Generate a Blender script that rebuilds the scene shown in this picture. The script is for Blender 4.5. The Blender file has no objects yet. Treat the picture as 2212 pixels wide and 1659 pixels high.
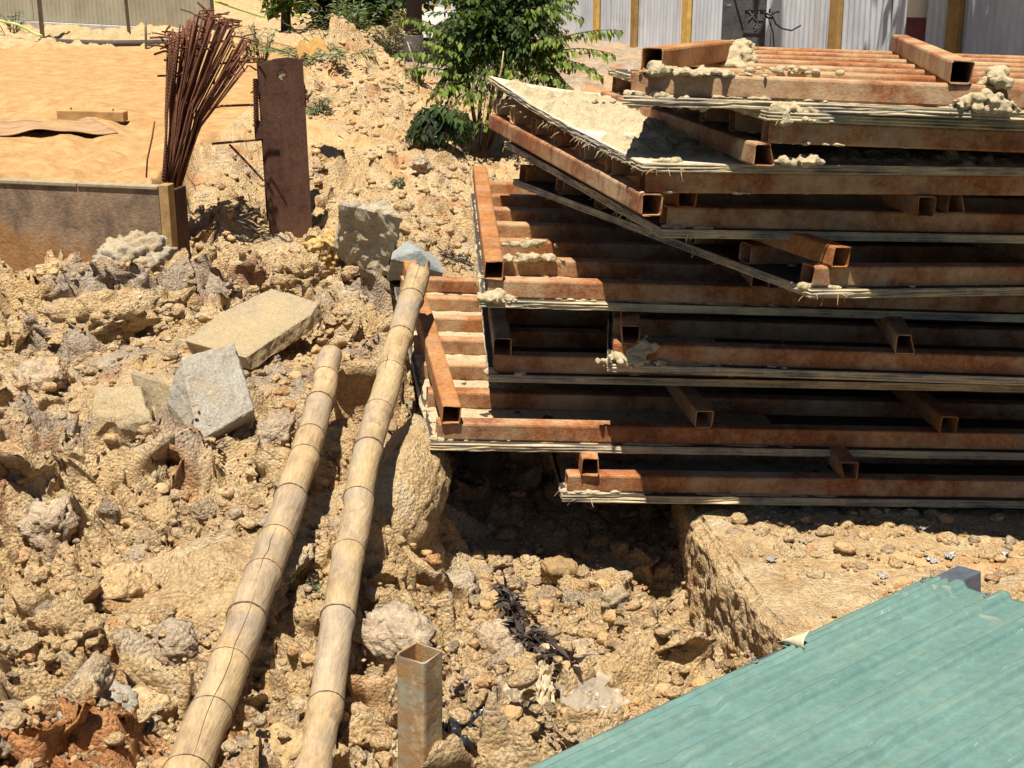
import bpy, bmesh, math, random
import numpy as np
from mathutils import Vector, Matrix, Euler
R = math.radians
random.seed(7); RS = np.random.RandomState(7)
S = bpy.context.scene
COL = S.collection

# ------------------------------------------------------------------ camera, sky, sun, exposure
CAMZ = 1.45; PITCH = R(18.0); FP = 3039.0          # focal length in pixels of a 2212 x 1659 picture
cam = bpy.data.cameras.new('camera'); camo = bpy.data.objects.new('camera', cam); COL.objects.link(camo)
camo.location = (0, 0, CAMZ); camo.rotation_euler = (R(90) - PITCH, 0, 0)
cam.sensor_width = 36; cam.lens = 36 * FP / 2212; cam.clip_start = .05; cam.clip_end = 600
S.camera = camo
SUN = Vector((-.085, -.285, .955)).normalized()
w = bpy.data.worlds.new('World'); S.world = w; w.use_nodes = True
nt = w.node_tree; bg = nt.nodes['Background']
sky = nt.nodes.new('ShaderNodeTexSky'); sky.sky_type = 'NISHITA'; sky.sun_disc = False
sky.sun_elevation = math.asin(SUN.z); sky.sun_rotation = math.atan2(SUN.x, SUN.y)
sky.altitude = 1200; sky.air_density = .8; sky.dust_density = .4
nt.links.new(sky.outputs[0], bg.inputs[0]); bg.inputs[1].default_value = .05
sl = bpy.data.lights.new('sun', 'SUN'); sl.energy = 5.0; sl.angle = R(.53); sl.color = (1, .955, .88)
so = bpy.data.objects.new('sun', sl); COL.objects.link(so); so.location = (0, -3, 9)
so.rotation_euler = (-SUN).to_track_quat('-Z', 'Y').to_euler()
S.view_settings.view_transform = 'Standard'; S.view_settings.look = 'None'
S.view_settings.exposure = .85; S.view_settings.gamma = 1; S.view_settings.use_curve_mapping = False

def ray(u, v):
    x = (u - 1106) / FP; y = (829.5 - v) / FP
    return Vector((x, math.cos(PITCH) + y * math.sin(PITCH), -math.sin(PITCH) + y * math.cos(PITCH)))
O = Vector((0, 0, CAMZ))
def at_z(u, v, z): d = ray(u, v); return O + d * ((z - CAMZ) / d.z)
def at_y(u, v, Y): d = ray(u, v); return O + d * (Y / d.y)

# ------------------------------------------------------------------ noise (numpy)
_perm = np.random.RandomState(3).permutation(4096)
_rnd = np.random.RandomState(4).rand(4096)
_g2 = np.random.RandomState(5).rand(4096) * 2 * np.pi
_g3 = np.random.RandomState(6).normal(size=(4096, 3)); _g3 /= np.linalg.norm(_g3, axis=1)[:, None]
def _h2(i, j, s=0): return _perm[(_perm[(i + s * 131) & 4095] + j) & 4095]
def perlin2(x, y, s=0):
    x = np.asarray(x, float); y = np.asarray(y, float)
    i = np.floor(x).astype(int); j = np.floor(y).astype(int); fx = x - i; fy = y - j
    u = fx * fx * fx * (fx * (fx * 6 - 15) + 10); v = fy * fy * fy * (fy * (fy * 6 - 15) + 10)
    def g(di, dj):
        a = _g2[_h2(i + di, j + dj, s)]; return np.cos(a) * (fx - di) + np.sin(a) * (fy - dj)
    a = g(0, 0); b = g(1, 0); c = g(0, 1); d = g(1, 1)
    return 1.5 * ((a + (b - a) * u) * (1 - v) + (c + (d - c) * u) * v)
def fbm2(x, y, o=4, s=0, gain=.5):
    t = 0; a = 1.
    for k in range(o): t = t + a * perlin2(x * 2 ** k, y * 2 ** k, s + k); a *= gain
    return t
def ridge2(x, y, o=3, s=0):
    t = 0; a = 1.
    for k in range(o): t = t + a * (1 - 2 * np.abs(perlin2(x * 2.1 ** k, y * 2.1 ** k, s + k))); a *= .5
    return t
def perlin3(p, s=0):
    p = np.asarray(p, float) + s * 17.3
    i = np.floor(p).astype(int); f = p - i; u = f * f * f * (f * (f * 6 - 15) + 10); t = 0
    for dx in (0, 1):
        for dy in (0, 1):
            for dz in (0, 1):
                h = _perm[(_perm[(_perm[(i[:, 0] + dx) & 4095] + i[:, 1] + dy) & 4095] + i[:, 2] + dz) & 4095]
                g = _g3[h]; d = f - np.array((dx, dy, dz))
                wgt = (u[:, 0] if dx else 1 - u[:, 0]) * (u[:, 1] if dy else 1 - u[:, 1]) * (u[:, 2] if dz else 1 - u[:, 2])
                t = t + wgt * (g * d).sum(1)
    return 1.5 * t
def fbm3(p, o=4, s=0):
    t = 0; a = 1.
    for k in range(o): t = t + a * perlin3(p * 2 ** k, s + k); a *= .5
    return t
def sst(a, b, x):
    t = np.clip((x - a) / (b - a), 0, 1); return t * t * (3 - 2 * t)
def clods(x, y, cell, seed, prob=.7, wob=.35):
    """rounded lumps on a jittered grid; returns height and a random id per lump"""
    wx = x + cell * wob * perlin2(x / cell * 1.7, y / cell * 1.7, seed + 50)
    wy = y + cell * wob * perlin2(x / cell * 1.7, y / cell * 1.7, seed + 60)
    X = wx / cell; Y = wy / cell; i = np.floor(X).astype(int); j = np.floor(Y).astype(int)
    best = np.zeros_like(X); bid = np.zeros_like(X)
    for di in (-1, 0, 1):
        for dj in (-1, 0, 1):
            h = _h2(i + di, j + dj, seed); r1 = _rnd[h]; r2 = _rnd[(h + 77) & 4095]; r3 = _rnd[(h + 191) & 4095]; r4 = _rnd[(h + 313) & 4095]
            px = i + di + .15 + .7 * r1; py = j + dj + .15 + .7 * r2
            r = .28 + .5 * r3 * r3; r = np.where(r4 < prob, r, 0.0001)
            d2 = ((X - px) ** 2 + (Y - py) ** 2) / (r * r)
            hh = r * np.clip(1 - d2, 0, 1) ** .62 * (.55 + .6 * r4)
            m = hh > best; best = np.where(m, hh, best); bid = np.where(m, _rnd[(h + 401) & 4095], bid)
    return best * cell, bid

# ------------------------------------------------------------------ objects, meshes
def tag(o, label=None, cat=None, group=None, kind=None):
    if label: o['label'] = label
    if cat: o['category'] = cat
    if group: o['group'] = group
    if kind: o['kind'] = kind
    return o
def empty(name, loc=(0, 0, 0), rot=(0, 0, 0)):
    o = bpy.data.objects.new(name, None); COL.objects.link(o); o.location = loc; o.rotation_euler = rot
    o.empty_display_size = .1; return o
def link(name, me, mat=None, parent=None, smooth=False):
    if mat and not me.materials: me.materials.append(mat)
    if smooth: me.polygons.foreach_set('use_smooth', [True] * len(me.polygons))
    o = bpy.data.objects.new(name, me); COL.objects.link(o)
    if parent: o.parent = parent
    return o
def mesh_np(name, V, F):
    me = bpy.data.meshes.new(name); V = np.asarray(V, float); F = np.asarray(F, int)
    me.vertices.add(len(V)); me.vertices.foreach_set('co', V.ravel())
    n = F.shape[1]; me.loops.add(F.size); me.loops.foreach_set('vertex_index', F.ravel().astype(np.int32))
    me.polygons.add(len(F)); me.polygons.foreach_set('loop_start', np.arange(0, F.size, n, dtype=np.int32))
    me.polygons.foreach_set('loop_total', np.full(len(F), n, dtype=np.int32))
    me.update(calc_edges=True); return me
def mesh_py(name, V, F):
    me = bpy.data.meshes.new(name); me.from_pydata([tuple(v) for v in V], [], F); me.update(); return me
class MB:
    def __init__(s): s.v = []; s.f = []
    def add(s, V, F):
        n = len(s.v); s.v += [tuple(p) for p in V]; s.f += [tuple(i + n for i in q) for q in F]; return s
    def box(s, a, b):
        (x0, y0, z0), (x1, y1, z1) = a, b
        return s.add([(x0, y0, z0), (x1, y0, z0), (x1, y1, z0), (x0, y1, z0), (x0, y0, z1), (x1, y0, z1), (x1, y1, z1), (x0, y1, z1)],
                     [(0, 3, 2, 1), (4, 5, 6, 7), (0, 1, 5, 4), (1, 2, 6, 5), (2, 3, 7, 6), (3, 0, 4, 7)])
    def pipe(s, pts, rad, n=6, cap=True):
        pts = [Vector(p) for p in pts]; rs = rad if hasattr(rad, '__len__') else [rad] * len(pts)
        V = []; F = []; prev = None
        for k, p in enumerate(pts):
            t = (pts[min(k + 1, len(pts) - 1)] - pts[max(k - 1, 0)]).normalized()
            a = (t.orthogonal() if prev is None else prev - t * prev.dot(t)).normalized(); prev = a; b = t.cross(a)
            for q in range(n):
                an = 2 * math.pi * q / n; V.append(p + (a * math.cos(an) + b * math.sin(an)) * rs[k])
        for k in range(len(pts) - 1):
            for q in range(n): F.append((k * n + q, k * n + (q + 1) % n, (k + 1) * n + (q + 1) % n, (k + 1) * n + q))
        if cap: F.append(tuple(range(n - 1, -1, -1))); F.append(tuple((len(pts) - 1) * n + q for q in range(n)))
        return s.add(V, F)
    def build(s, name, mat, parent=None, smooth=False): return link(name, mesh_py(name, s.v, s.f), mat, parent, smooth)
def bevel(o, wdt=.004, seg=2):
    m = o.modifiers.new('bevel', 'BEVEL'); m.width = wdt; m.segments = seg; m.limit_method = 'ANGLE'; return o

# ------------------------------------------------------------------ materials
def mat_new(name, rough=.85, spec=.3):
    m = bpy.data.materials.new(name); m.use_nodes = True; t = m.node_tree; b = t.nodes['Principled BSDF']
    b.inputs['Roughness'].default_value = rough; b.inputs['Specular IOR Level'].default_value = spec
    return m, t, b
class N:
    def __init__(s, t): s.t = t
    def n(s, typ, **kw):
        x = s.t.nodes.new(typ)
        for k, v in kw.items(): setattr(x, k, v)
        return x
    def set(s, sock, v):
        if isinstance(v, bpy.types.NodeSocket): s.t.links.new(v, sock)
        else: sock.default_value = v
    def coord(s, scale=(1, 1, 1), gen='Object', rnd=False):
        c = s.n('ShaderNodeTexCoord'); m = s.n('ShaderNodeMapping'); s.t.links.new(c.outputs[gen], m.inputs[0]); m.inputs['Scale'].default_value = scale
        if rnd:
            i = s.n('ShaderNodeObjectInfo'); k = s.n('ShaderNodeMath', operation='MULTIPLY'); s.t.links.new(i.outputs['Random'], k.inputs[0]); k.inputs[1].default_value = 37.
            s.t.links.new(k.outputs[0], m.inputs['Location'])
        return m.outputs[0]
    def noise(s, co, scale, detail=4, rough=.6, dist=0):
        x = s.n('ShaderNodeTexNoise'); s.t.links.new(co, x.inputs['Vector']); x.inputs['Scale'].default_value = scale
        x.inputs['Detail'].default_value = detail; x.inputs['Roughness'].default_value = rough; x.inputs['Distortion'].default_value = dist; return x.outputs['Fac']
    def voro(s, co, scale, feat='F1', out='Distance'):
        x = s.n('ShaderNodeTexVoronoi', feature=feat); s.t.links.new(co, x.inputs['Vector']); x.inputs['Scale'].default_value = scale; return x.outputs[out]
    def ramp(s, fac, stops, interp='LINEAR'):
        x = s.n('ShaderNodeValToRGB'); e = x.color_ramp; e.interpolation = interp
        while len(e.elements) > 1: e.elements.remove(e.elements[-1])
        for k, (p, c) in enumerate(stops):
            q = e.elements[0] if k == 0 else e.elements.new(p); q.position = p; q.color = (*c, 1) if len(c) == 3 else c
        s.set(x.inputs[0], fac); return x.outputs[0]
    def mix(s, fac, a, b, mode='MIX'):
        x = s.n('ShaderNodeMix', data_type='RGBA', blend_type=mode); s.set(x.inputs[0], fac)
        for sk, v in ((x.inputs[6], a), (x.inputs[7], b)):
            if isinstance(v, tuple): sk.default_value = (*v, 1)
            else: s.t.links.new(v, sk)
        return x.outputs[2]
    def math(s, op, a, b=0.):
        x = s.n('ShaderNodeMath', operation=op); s.set(x.inputs[0], a); s.set(x.inputs[1], b); return x.outputs[0]
    def bump(s, h, strength=.5, dist=.01, normal=None):
        x = s.n('ShaderNodeBump'); s.t.links.new(h, x.inputs['Height']); x.inputs['Strength'].default_value = strength; x.inputs['Distance'].default_value = dist
        if normal: s.t.links.new(normal, x.inputs['Normal'])
        return x.outputs[0]
    def attr(s, name):
        x = s.n('ShaderNodeAttribute'); x.attribute_name = name; return x
def g(c): return (c, c, c)

def soil_material(name, attribute=True, rnd=False, cs=1.):
    m, t, b = mat_new(name, .95, .12); k = N(t); co = k.coord((cs, cs, cs), rnd=rnd)
    big = k.noise(co, 2.3, 5, .62); mid = k.noise(co, 11, 5, .68); fine = k.noise(co, 90, 5, .75)
    tan = k.ramp(mid, [(.25, (.36, .228, .110)), (.42, (.52, .35, .175)), (.58, (.61, .44, .24)), (.75, (.66, .53, .335))])
    tan = k.mix(k.ramp(big, [(.42, g(0)), (.62, g(.55))]), tan, (.56, .365, .16))
    pale = k.ramp(k.noise(co, 6.5, 4, .7, .4), [(.55, g(0)), (.72, g(.65))])
    tan = k.mix(pale, tan, (.63, .51, .31))
    tan = k.mix(k.ramp(k.noise(co, 4.1, 5, .7, .6), [(.56, g(0)), (.70, g(.6))]), tan, (.50, .255, .10))
    tan = k.mix(k.ramp(k.noise(co, 5.3, 5, .75, .8), [(.55, g(0)), (.68, g(.65))]), tan, (.43, .36, .27))
    og = 0.
    if attribute:
        a = k.attr('soil'); sp = k.n('ShaderNodeSeparateColor'); t.links.new(a.outputs['Color'], sp.inputs[0])
        gr, rd, og = sp.outputs
        tan = k.mix(gr, tan, k.ramp(mid, [(.3, (.20, .145, .105)), (.5, (.34, .265, .195)), (.7, (.46, .39, .31))]))
        tan = k.mix(og, tan, k.ramp(mid, [(.3, (.29, .155, .058)), (.5, (.36, .205, .080)), (.7, (.43, .275, .125))]))
        tan = k.mix(rd, tan, k.ramp(mid, [(.3, (.33, .10, .03)), (.55, (.50, .20, .06)), (.75, (.56, .32, .13))]))
    if rnd:
        i = k.n('ShaderNodeObjectInfo')
        tan = k.mix(k.ramp(i.outputs['Random'], [(.0, g(0)), (.5, g(.0)), (.6, g(.45)), (1, g(.8))]), tan, k.ramp(mid, [(.3, (.27, .20, .145)), (.6, (.43, .345, .25)), (.8, (.52, .45, .35))]))
    col = k.mix(k.math('SUBTRACT', 1., k.math('MULTIPLY', og, .7)), tan, k.ramp(fine, [(.28, g(.60)), (.5, g(1.1)), (.75, g(1.38))]), 'MULTIPLY')
    speck = k.mix(.5, k.ramp(k.voro(co, 85, out='Color'), [(.0, g(.68)), (.5, g(1.06)), (1, g(1.28))]), k.ramp(k.noise(co, 330, 3, .7), [(.3, g(.62)), (.7, g(1.42))]))
    col = k.mix(k.math('SUBTRACT', .8, k.math('MULTIPLY', og, .62)), col, speck, 'MULTIPLY')
    t.links.new(col, b.inputs['Base Color'])
    h = k.math('ADD', k.math('MULTIPLY', k.noise(co, 38, 6, .75), .7), k.math('ADD', k.math('MULTIPLY', k.noise(co, 170, 4, .7), .4), k.math('MULTIPLY', k.voro(co, 110), -.35)))
    bn = k.bump(h, 1., .03); t.links.new(bn, b.inputs['Normal'])
    if attribute: t.links.new(k.math('SUBTRACT', 1., k.math('MULTIPLY', og, .75)), bn.node.inputs['Strength'])
    return m
SOIL = soil_material('soil'); CLOD = soil_material('clod_soil', False, True, .04)

def mud_material(name='dried_mud', base=(.54, .43, .255)):
    m, t, b = mat_new(name, .95, .1); k = N(t); co = k.coord()
    c = k.ramp(k.noise(co, 25, 6, .8), [(.3, tuple(x * .55 for x in base)), (.5, base), (.75, tuple(min(1, x * 1.12) for x in base))])
    c = k.mix(.9, c, k.ramp(k.noise(co, 190, 4, .75), [(.3, g(.6)), (.7, g(1.2))]), 'MULTIPLY')
    t.links.new(c, b.inputs['Base Color']); t.links.new(k.bump(k.noise(co, 90, 5, .75), .8, .012), b.inputs['Normal']); return m
MUD = mud_material()

def rust_material(name, dust=.5, run=(2.2, 2.2, 14), runc=(.30, .105, .028), c0=(.09, .026, .010), c1=(.33, .112, .034), c2=(.52, .235, .072), mud=(.50, .36, .20)):
    m, t, b = mat_new(name, .82, .25); k = N(t); co = k.coord(rnd=True); st = k.coord(run, rnd=True)
    c = k.ramp(k.noise(co, 7, 6, .72), [(.28, c0), (.48, c1), (.68, c2)])
    c = k.mix(k.ramp(k.noise(co, 60, 5, .8), [(.35, g(0)), (.7, g(.75))]), c, (.13, .05, .027))
    c = k.mix(.85, c, k.ramp(k.noise(co, 160, 4, .75), [(.3, g(.55)), (.7, g(1.35))]), 'MULTIPLY')
    c = k.mix(k.ramp(k.noise(st, 3.2, 4, .7), [(.5, g(0)), (.75, g(.55))]), c, runc)
    d = k.math('MULTIPLY', k.ramp(k.noise(co, 3.1, 6, .78), [(.44, g(0)), (.62, g(1))]), dust)
    c = k.mix(d, c, mud)
    sp = k.ramp(k.noise(co, 130, 3, .6), [(.62, g(0)), (.72, g(.5))])
    c = k.mix(k.math('MULTIPLY', sp, dust), c, (.55, .38, .2))
    t.links.new(c, b.inputs['Base Color'])
    t.links.new(k.bump(k.noise(co, 120, 5, .75), .55, .004), b.inputs['Normal']); return m
RUST = rust_material('rusty_steel', .68)
RUST_ORANGE = rust_material('orange_rust', .35, c0=(.17, .06, .015), c1=(.40, .15, .035), c2=(.52, .22, .05))
RUST_DARK = rust_material('dark_rust', .12, (16, 16, 1.1), (.12, .060, .038), (.018, .009, .008), (.040, .018, .014), (.07, .033, .023), (.35, .2, .1))
REBAR = rust_material('rebar_rust', .1, (2.2, 2.2, 14), (.2, .075, .03), (.045, .017, .010), (.13, .045, .022), (.22, .085, .042), (.35, .2, .1))

def ply_material():
    m, t, b = mat_new('weathered_plywood', .9, .15); k = N(t)
    lay = k.noise(k.coord((3, 3, 420), rnd=True), 1, 4, .6); grain = k.noise(k.coord((9, 60, 60), rnd=True), 1.5, 5, .7)
    c = k.ramp(lay, [(.3, (.045, .04, .035)), (.45, (.19, .165, .125)), (.62, (.36, .31, .235)), (.8, (.46, .38, .27))])
    c = k.mix(.6, c, k.ramp(grain, [(.3, g(.55)), (.6, g(1.1))]), 'MULTIPLY')
    co = k.coord(rnd=True)
    c = k.mix(k.ramp(k.noise(co, 4.5, 6, .75), [(.40, g(0)), (.58, g(.85))]), c, (.54, .42, .24))
    t.links.new(c, b.inputs['Base Color']); t.links.new(k.bump(lay, .7, .004), b.inputs['Normal']); return m
PLY = ply_material()
def plytop_material():
    m, t, b = mat_new('plywood_face', .85, .2); k = N(t); co = k.coord(rnd=True)
    gr = k.noise(k.coord((2.5, 40, 40)), 1.6, 5, .7)
    c = k.ramp(gr, [(.3, (.22, .215, .20)), (.55, (.40, .385, .35)), (.8, (.52, .48, .40))])
    c = k.mix(k.ramp(k.noise(co, 3.4, 6, .7), [(.40, g(0)), (.56, g(.92))]), c, (.60, .48, .30))
    t.links.new(c, b.inputs['Base Color']); t.links.new(k.bump(k.noise(co, 60, 5, .7), .5, .006), b.inputs['Normal']); return m
PLYTOP = plytop_material()

def bamboo_material():
    m, t, b = mat_new('bamboo_skin', .55, .3); k = N(t); co = k.coord(rnd=True)
    c = k.ramp(k.noise(k.coord((16, 5, 16), rnd=True), 1.4, 5, .7), [(.28, (.25, .155, .075)), (.5, (.41, .28, .14)), (.72, (.53, .385, .205))])
    c = k.mix(k.ramp(k.noise(co, 6, 4, .6), [(.5, g(0)), (.64, g(.6))]), c, (.25, .21, .165))
    c = k.mix(k.ramp(k.noise(co, 26, 4, .7), [(.56, g(0)), (.70, g(.6))]), c, (.15, .10, .058))
    sg_ = k.attr('seg'); c = k.mix(k.ramp(sg_.outputs['Fac'], [(0, g(.32)), (.5, g(0)), (1, g(0))]), c, (.30, .26, .215)); c = k.mix(k.ramp(sg_.outputs['Fac'], [(0, g(0)), (.5, g(0)), (1, g(.3))]), c, (.50, .365, .19))
    c = k.mix(.8, c, k.ramp(k.noise(k.coord((170, 12, 170), rnd=True), 1, 4, .7), [(.3, g(.72)), (.7, g(1.15))]), 'MULTIPLY')
    t.links.new(c, b.inputs['Base Color']); t.links.new(k.bump(k.noise(k.coord((110, 8, 110), rnd=True), 1, 4, .7), .5, .006), b.inputs['Normal'])
    return m
BAMBOO = bamboo_material()
def plain(name, c, rough=.8, var=.25, scale=12, spec=.3, bumps=.2):
    m, t, b = mat_new(name, rough, spec); k = N(t); co = k.coord(rnd=True)
    c1 = tuple(x * (1 - var) for x in c); c2 = tuple(min(1, x * (1 + var)) for x in c)
    t.links.new(k.ramp(k.noise(co, scale, 5, .7), [(.3, c1), (.7, c2)]), b.inputs['Base Color'])
    if bumps: t.links.new(k.bump(k.noise(co, scale * 5, 4, .7), bumps, .01), b.inputs['Normal'])
    return m
RING = plain('node_fibre', (.09, .06, .035)); BLACK = plain('black_rubber', (.012, .012, .012), .6)
def concrete_material(name, a, bcol, stain, amount=.5):
    m, t, b = mat_new(name, .9, .2); k = N(t); co = k.coord(rnd=True)
    c = k.ramp(k.noise(co, 30, 5, .75), [(.3, a), (.7, bcol)])
    c = k.mix(k.math('MULTIPLY', k.ramp(k.noise(co, 4.2, 5, .7), [(.42, g(0)), (.62, g(1))]), amount), c, stain)
    c = k.mix(k.ramp(k.voro(co, 55), [(.0, g(.75)), (.14, g(0))]), c, tuple(x * .55 for x in a))
    c = k.mix(1., c, k.ramp(k.noise(co, 150, 4, .75), [(.3, g(.6)), (.7, g(1.2))]), 'MULTIPLY')
    t.links.new(c, b.inputs['Base Color']); t.links.new(k.bump(k.noise(co, 90, 6, .8), .9, .012), b.inputs['Normal']); return m
CONC = concrete_material('pale_concrete', (.42, .375, .29), (.56, .51, .41), (.52, .38, .21), .6)
CONC_TAN = concrete_material('tan_concrete', (.36, .285, .175), (.50, .40, .255), (.55, .40, .21), .8)
CONC_DARK = concrete_material('dark_concrete', (.055, .052, .05), (.11, .105, .10), (.16, .15, .135), .6)

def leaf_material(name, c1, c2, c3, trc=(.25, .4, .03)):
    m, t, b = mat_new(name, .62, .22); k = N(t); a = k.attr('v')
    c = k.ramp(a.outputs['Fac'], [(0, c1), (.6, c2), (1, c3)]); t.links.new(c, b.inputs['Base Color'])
    tr = k.n('ShaderNodeBsdfTranslucent'); t.links.new(k.mix(.5, c, trc), tr.inputs[0])
    mx = k.n('ShaderNodeMixShader'); mx.inputs[0].default_value = .25
    t.links.new(b.outputs[0], mx.inputs[1]); t.links.new(tr.outputs[0], mx.inputs[2]); t.links.new(mx.outputs[0], t.nodes['Material Output'].inputs[0]); return m
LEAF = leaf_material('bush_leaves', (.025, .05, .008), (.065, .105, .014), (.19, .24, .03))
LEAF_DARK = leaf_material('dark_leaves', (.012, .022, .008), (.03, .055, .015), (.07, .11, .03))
LEAF_GREY = leaf_material('weed_leaves', (.06, .075, .035), (.13, .16, .075), (.22, .25, .13))
LEAF_DRY = leaf_material('dry_leaves', (.028, .021, .018), (.06, .045, .036), (.13, .10, .08), (.06, .04, .03))
BARK = plain('bark', (.07, .05, .035), .95, .4, 25, bumps=.6)

# ------------------------------------------------------------------ ground
PLAT = .42
def board_y(x): return 5.83 + (-1.47 - x) * .233              # line of the shuttering plate
def H(x, y, detail=True):
    x = np.asarray(x, float); y = np.asarray(y, float)
    wob = fbm2(x * 1.3, y * 1.3, 4, 1)
    z = .055 + .05 * wob
    z += .07 * np.exp(-((x + 1.0) ** 2 / .35 + (y - 2.05) ** 2 / .25))
    z += .05 * np.exp(-((x + 1.25) ** 2 / .5 + (y - 3.9) ** 2 / .5))
    z -= .06 * np.exp(-((x + .98) ** 2 / .05 + (y - 4.05) ** 2 / .06))
    # slope and mound behind the pile
    up = np.clip((y - 6.35) * .13, 0, .27) * sst(.15, -1.0, x + .12 * wob) + np.clip((y - 6.3) * .06, 0, .17)
    up += .16 * sst(-1.15, -1.4, x) * sst(6.1, 6.5, y) * sst(9, 7, y)
    z = z + up
    z += .40 * np.exp(-(((x + 1.22) / .30) ** 2 + ((y - 9.75) / .55) ** 2) ** .8)
    # far ground levels out
    far = sst(10.2, 11.8, y); z = z * (1 - far) + (.34 + .03 * wob) * far
    # pit under the stack and hollow in front of it
    pit = sst(-.34, -.12, x + .05 * wob) * sst(2.35, 3.35, y + .05 * wob) * sst(5.2, 4.4, y)
    z -= .26 * pit
    z -= .09 * np.exp(-((x - .05) ** 2 / .12 + (y - 2.6) ** 2 / .15))
    z -= .05 * sst(-.25, -.6, x) * sst(2.9, 2.2, y)
    z -= .15 * np.exp(-((x + .24) ** 2 / .07 + (y - 2.05) ** 2 / .10))
    z -= .10 * np.exp(-((x + .18) ** 2 / .012 + (y - 2.08) ** 2 / .04))
    # ledge on the right
    ex = .47 + (3.35 - np.clip(y, 2.2, 3.5)) * .235 + .03 * fbm2(y * 9, x * 3, 3, 9)
    z -= .25 * np.exp(-((x - ex + .045) / .08) ** 2) * sst(2.1, 2.45, y) * sst(3.7, 3.3, y)
    ex = ex + .055
    led = sst(-.010, .016, x - ex) * sst(1.9, 2.15, y) * sst(6.0, 5.4, y)
    z = z * (1 - led) + (-.062 - .035 * np.clip(x - .6, 0, 1.5) + .012 * wob + .018 * sst(.0, .12, x - ex) + .04 * sst(3.1, 2.5, y)) * led
    # levelled platform behind the plate
    pl = sst(.0, .05, y - board_y(x)) * sst(-1.42, -1.52, x + .10 * np.clip(y - 5.83, 0, 1.0) - .12 * np.clip(y - 7.2, 0, 3) + .05 * wob * sst(6.5, 7.2, y))
    rut = .009 * np.sin((y - .25 * x) * 26 + 3 * wob) * sst(8.8, 7, y) + .02 * wob + .006 * ridge2(x * .25 + y * .2, y * 5.2 - x * .9, 3, 65) + .016 * np.sin(np.hypot(x + 4.6, y - 6.5) * 24) * sst(.5, .2, np.abs(np.hypot(x + 4.6, y - 6.5) - 2.7))
    pz = PLAT + rut + .04 * sst(12.2, 13, y) * (1 + wob)
    z = z * (1 - pl) + pz * pl
    if not detail: return z
    # roughness of the surface
    r = np.ones_like(z); r *= 1 - .93 * pl * sst(13, 12.2, y); r *= 1 - .62 * led; r *= 1 - .85 * np.clip(4 * led * (1 - led), 0, 1); r *= 1 - .4 * pit
    r *= 1 - .65 * sst(9.8, 11, y); smooth = sst(.10, .38, perlin2(x * 1.25 + 7, y * 1.25, 21)); r *= 1 - .8 * smooth * (1 - pl)
    r *= 1 - .5 * sst(6.1, 7.2, y) * (1 - pl)
    k1, i1 = clods(x, y, .30, 1, .45); k2, i2 = clods(x, y, .13, 2, .6); k3, i3 = clods(x, y, .062, 3, .62); k4, i4 = clods(x, y, .03, 4, .62); k5, i5 = clods(x, y, .0145, 5, .6)
    d = (.72 * k1 + 1.15 * k2 + 1.3 * k3) * (1 + .45 * fbm2(x * 14, y * 14, 3, 47)) + .9 * k4 + .8 * k5
    d += .030 * ridge2(x * 5, y * 5, 4, 30) + .017 * ridge2(x * 22, y * 22, 3, 36) + .010 * fbm2(x * 34, y * 34, 3, 40) + .006 * fbm2(x * 110, y * 110, 2, 44)
    d -= .10 * sst(.34, .62, perlin2(x * 3.1, y * 3.6, 75))
    crack = np.clip(.10 - np.abs(perlin2(x * 3.3, y * 3.3, 70)), 0, .1) * sst(.0, .5, perlin2(x * 1.7, y * 1.7, 71))
    d -= .5 * crack
    soft = .25 * k4 + .35 * k5 + .004 * fbm2(x * 40, y * 40, 3, 46)
    ids = .45 * i1 * (k1 > 0.02) + .6 * i2 * (k2 > .012) + .5 * i3 * (k3 > .006)
    return z + r * (d - .07) + (1 - r) * soft * (1 - .9 * pl), ids, pl, led, pit

def fan(y0, y1, r):
    n = max(2, int(math.log(y1 / y0) / r)); return list(y0 * (y1 / y0) ** (np.arange(n) / n))
rows = np.array(fan(.8, 1.75, .02) + fan(1.75, 7.2, .0026) + fan(7.2, 14, .0062) + fan(14, 40, .03) + fan(40, 400, .15) + [400.])
cols = np.linspace(-1, 1, 930)
GY = np.repeat(rows[:, None], len(cols), 1); GX = cols[None, :] * (GY * .48 + .62)
gz, gid, gpl, gled, gpit = H(GX.ravel(), GY.ravel())
gx = GX.ravel(); gy = GY.ravel()
nr, nc = GX.shape; ii = np.arange(nr * nc).reshape(nr, nc)
quads = np.stack([ii[:-1, :-1], ii[:-1, 1:], ii[1:, 1:], ii[1:, :-1]], -1).reshape(-1, 4)
lat = np.clip(gz - H(gx, gy, False) + .05, 0, .15) * (gy < 12) * (gpl < .004)
px_ = gx + .42 * lat * fbm2(gx * 9, gy * 9, 2, 90) * 1.6; py_ = gy - .30 * lat + .42 * lat * fbm2(gx * 9, gy * 9, 2, 95) * 1.6   # lumps lean over
fm = np.clip(4 * gled * (1 - gled), 0, 1); sl_i = np.where((gx > .2) & (gx < 1.1) & (gy > 2) & (gy < 3.7))[0]
px_[sl_i] += (.020 * fbm3(np.stack([gx, gy, gz], 1)[sl_i] * 14, 4, 3) + .006 * fbm3(np.stack([gx, gy, gz], 1)[sl_i] * 70, 2, 8)) * sst(.01, -.06, gz[sl_i])
gm = mesh_np('ground', np.stack([px_, py_, gz], 1), quads)
wn = fbm2(gx * 2.1, gy * 2.1, 4, 80)
grey = np.clip(sst(.55, 1.2, gid + .25 * fbm2(gx * 25, gy * 25, 3, 86)) * .55 + .95 * sst(-.05, .45, wn + .3 * perlin2(gx * 9, gy * 9, 82)) * sst(-.25, -.7, gx) * sst(6.3, 5.6, gy) * sst(3.0, 3.8, gy), 0, .85)
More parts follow.
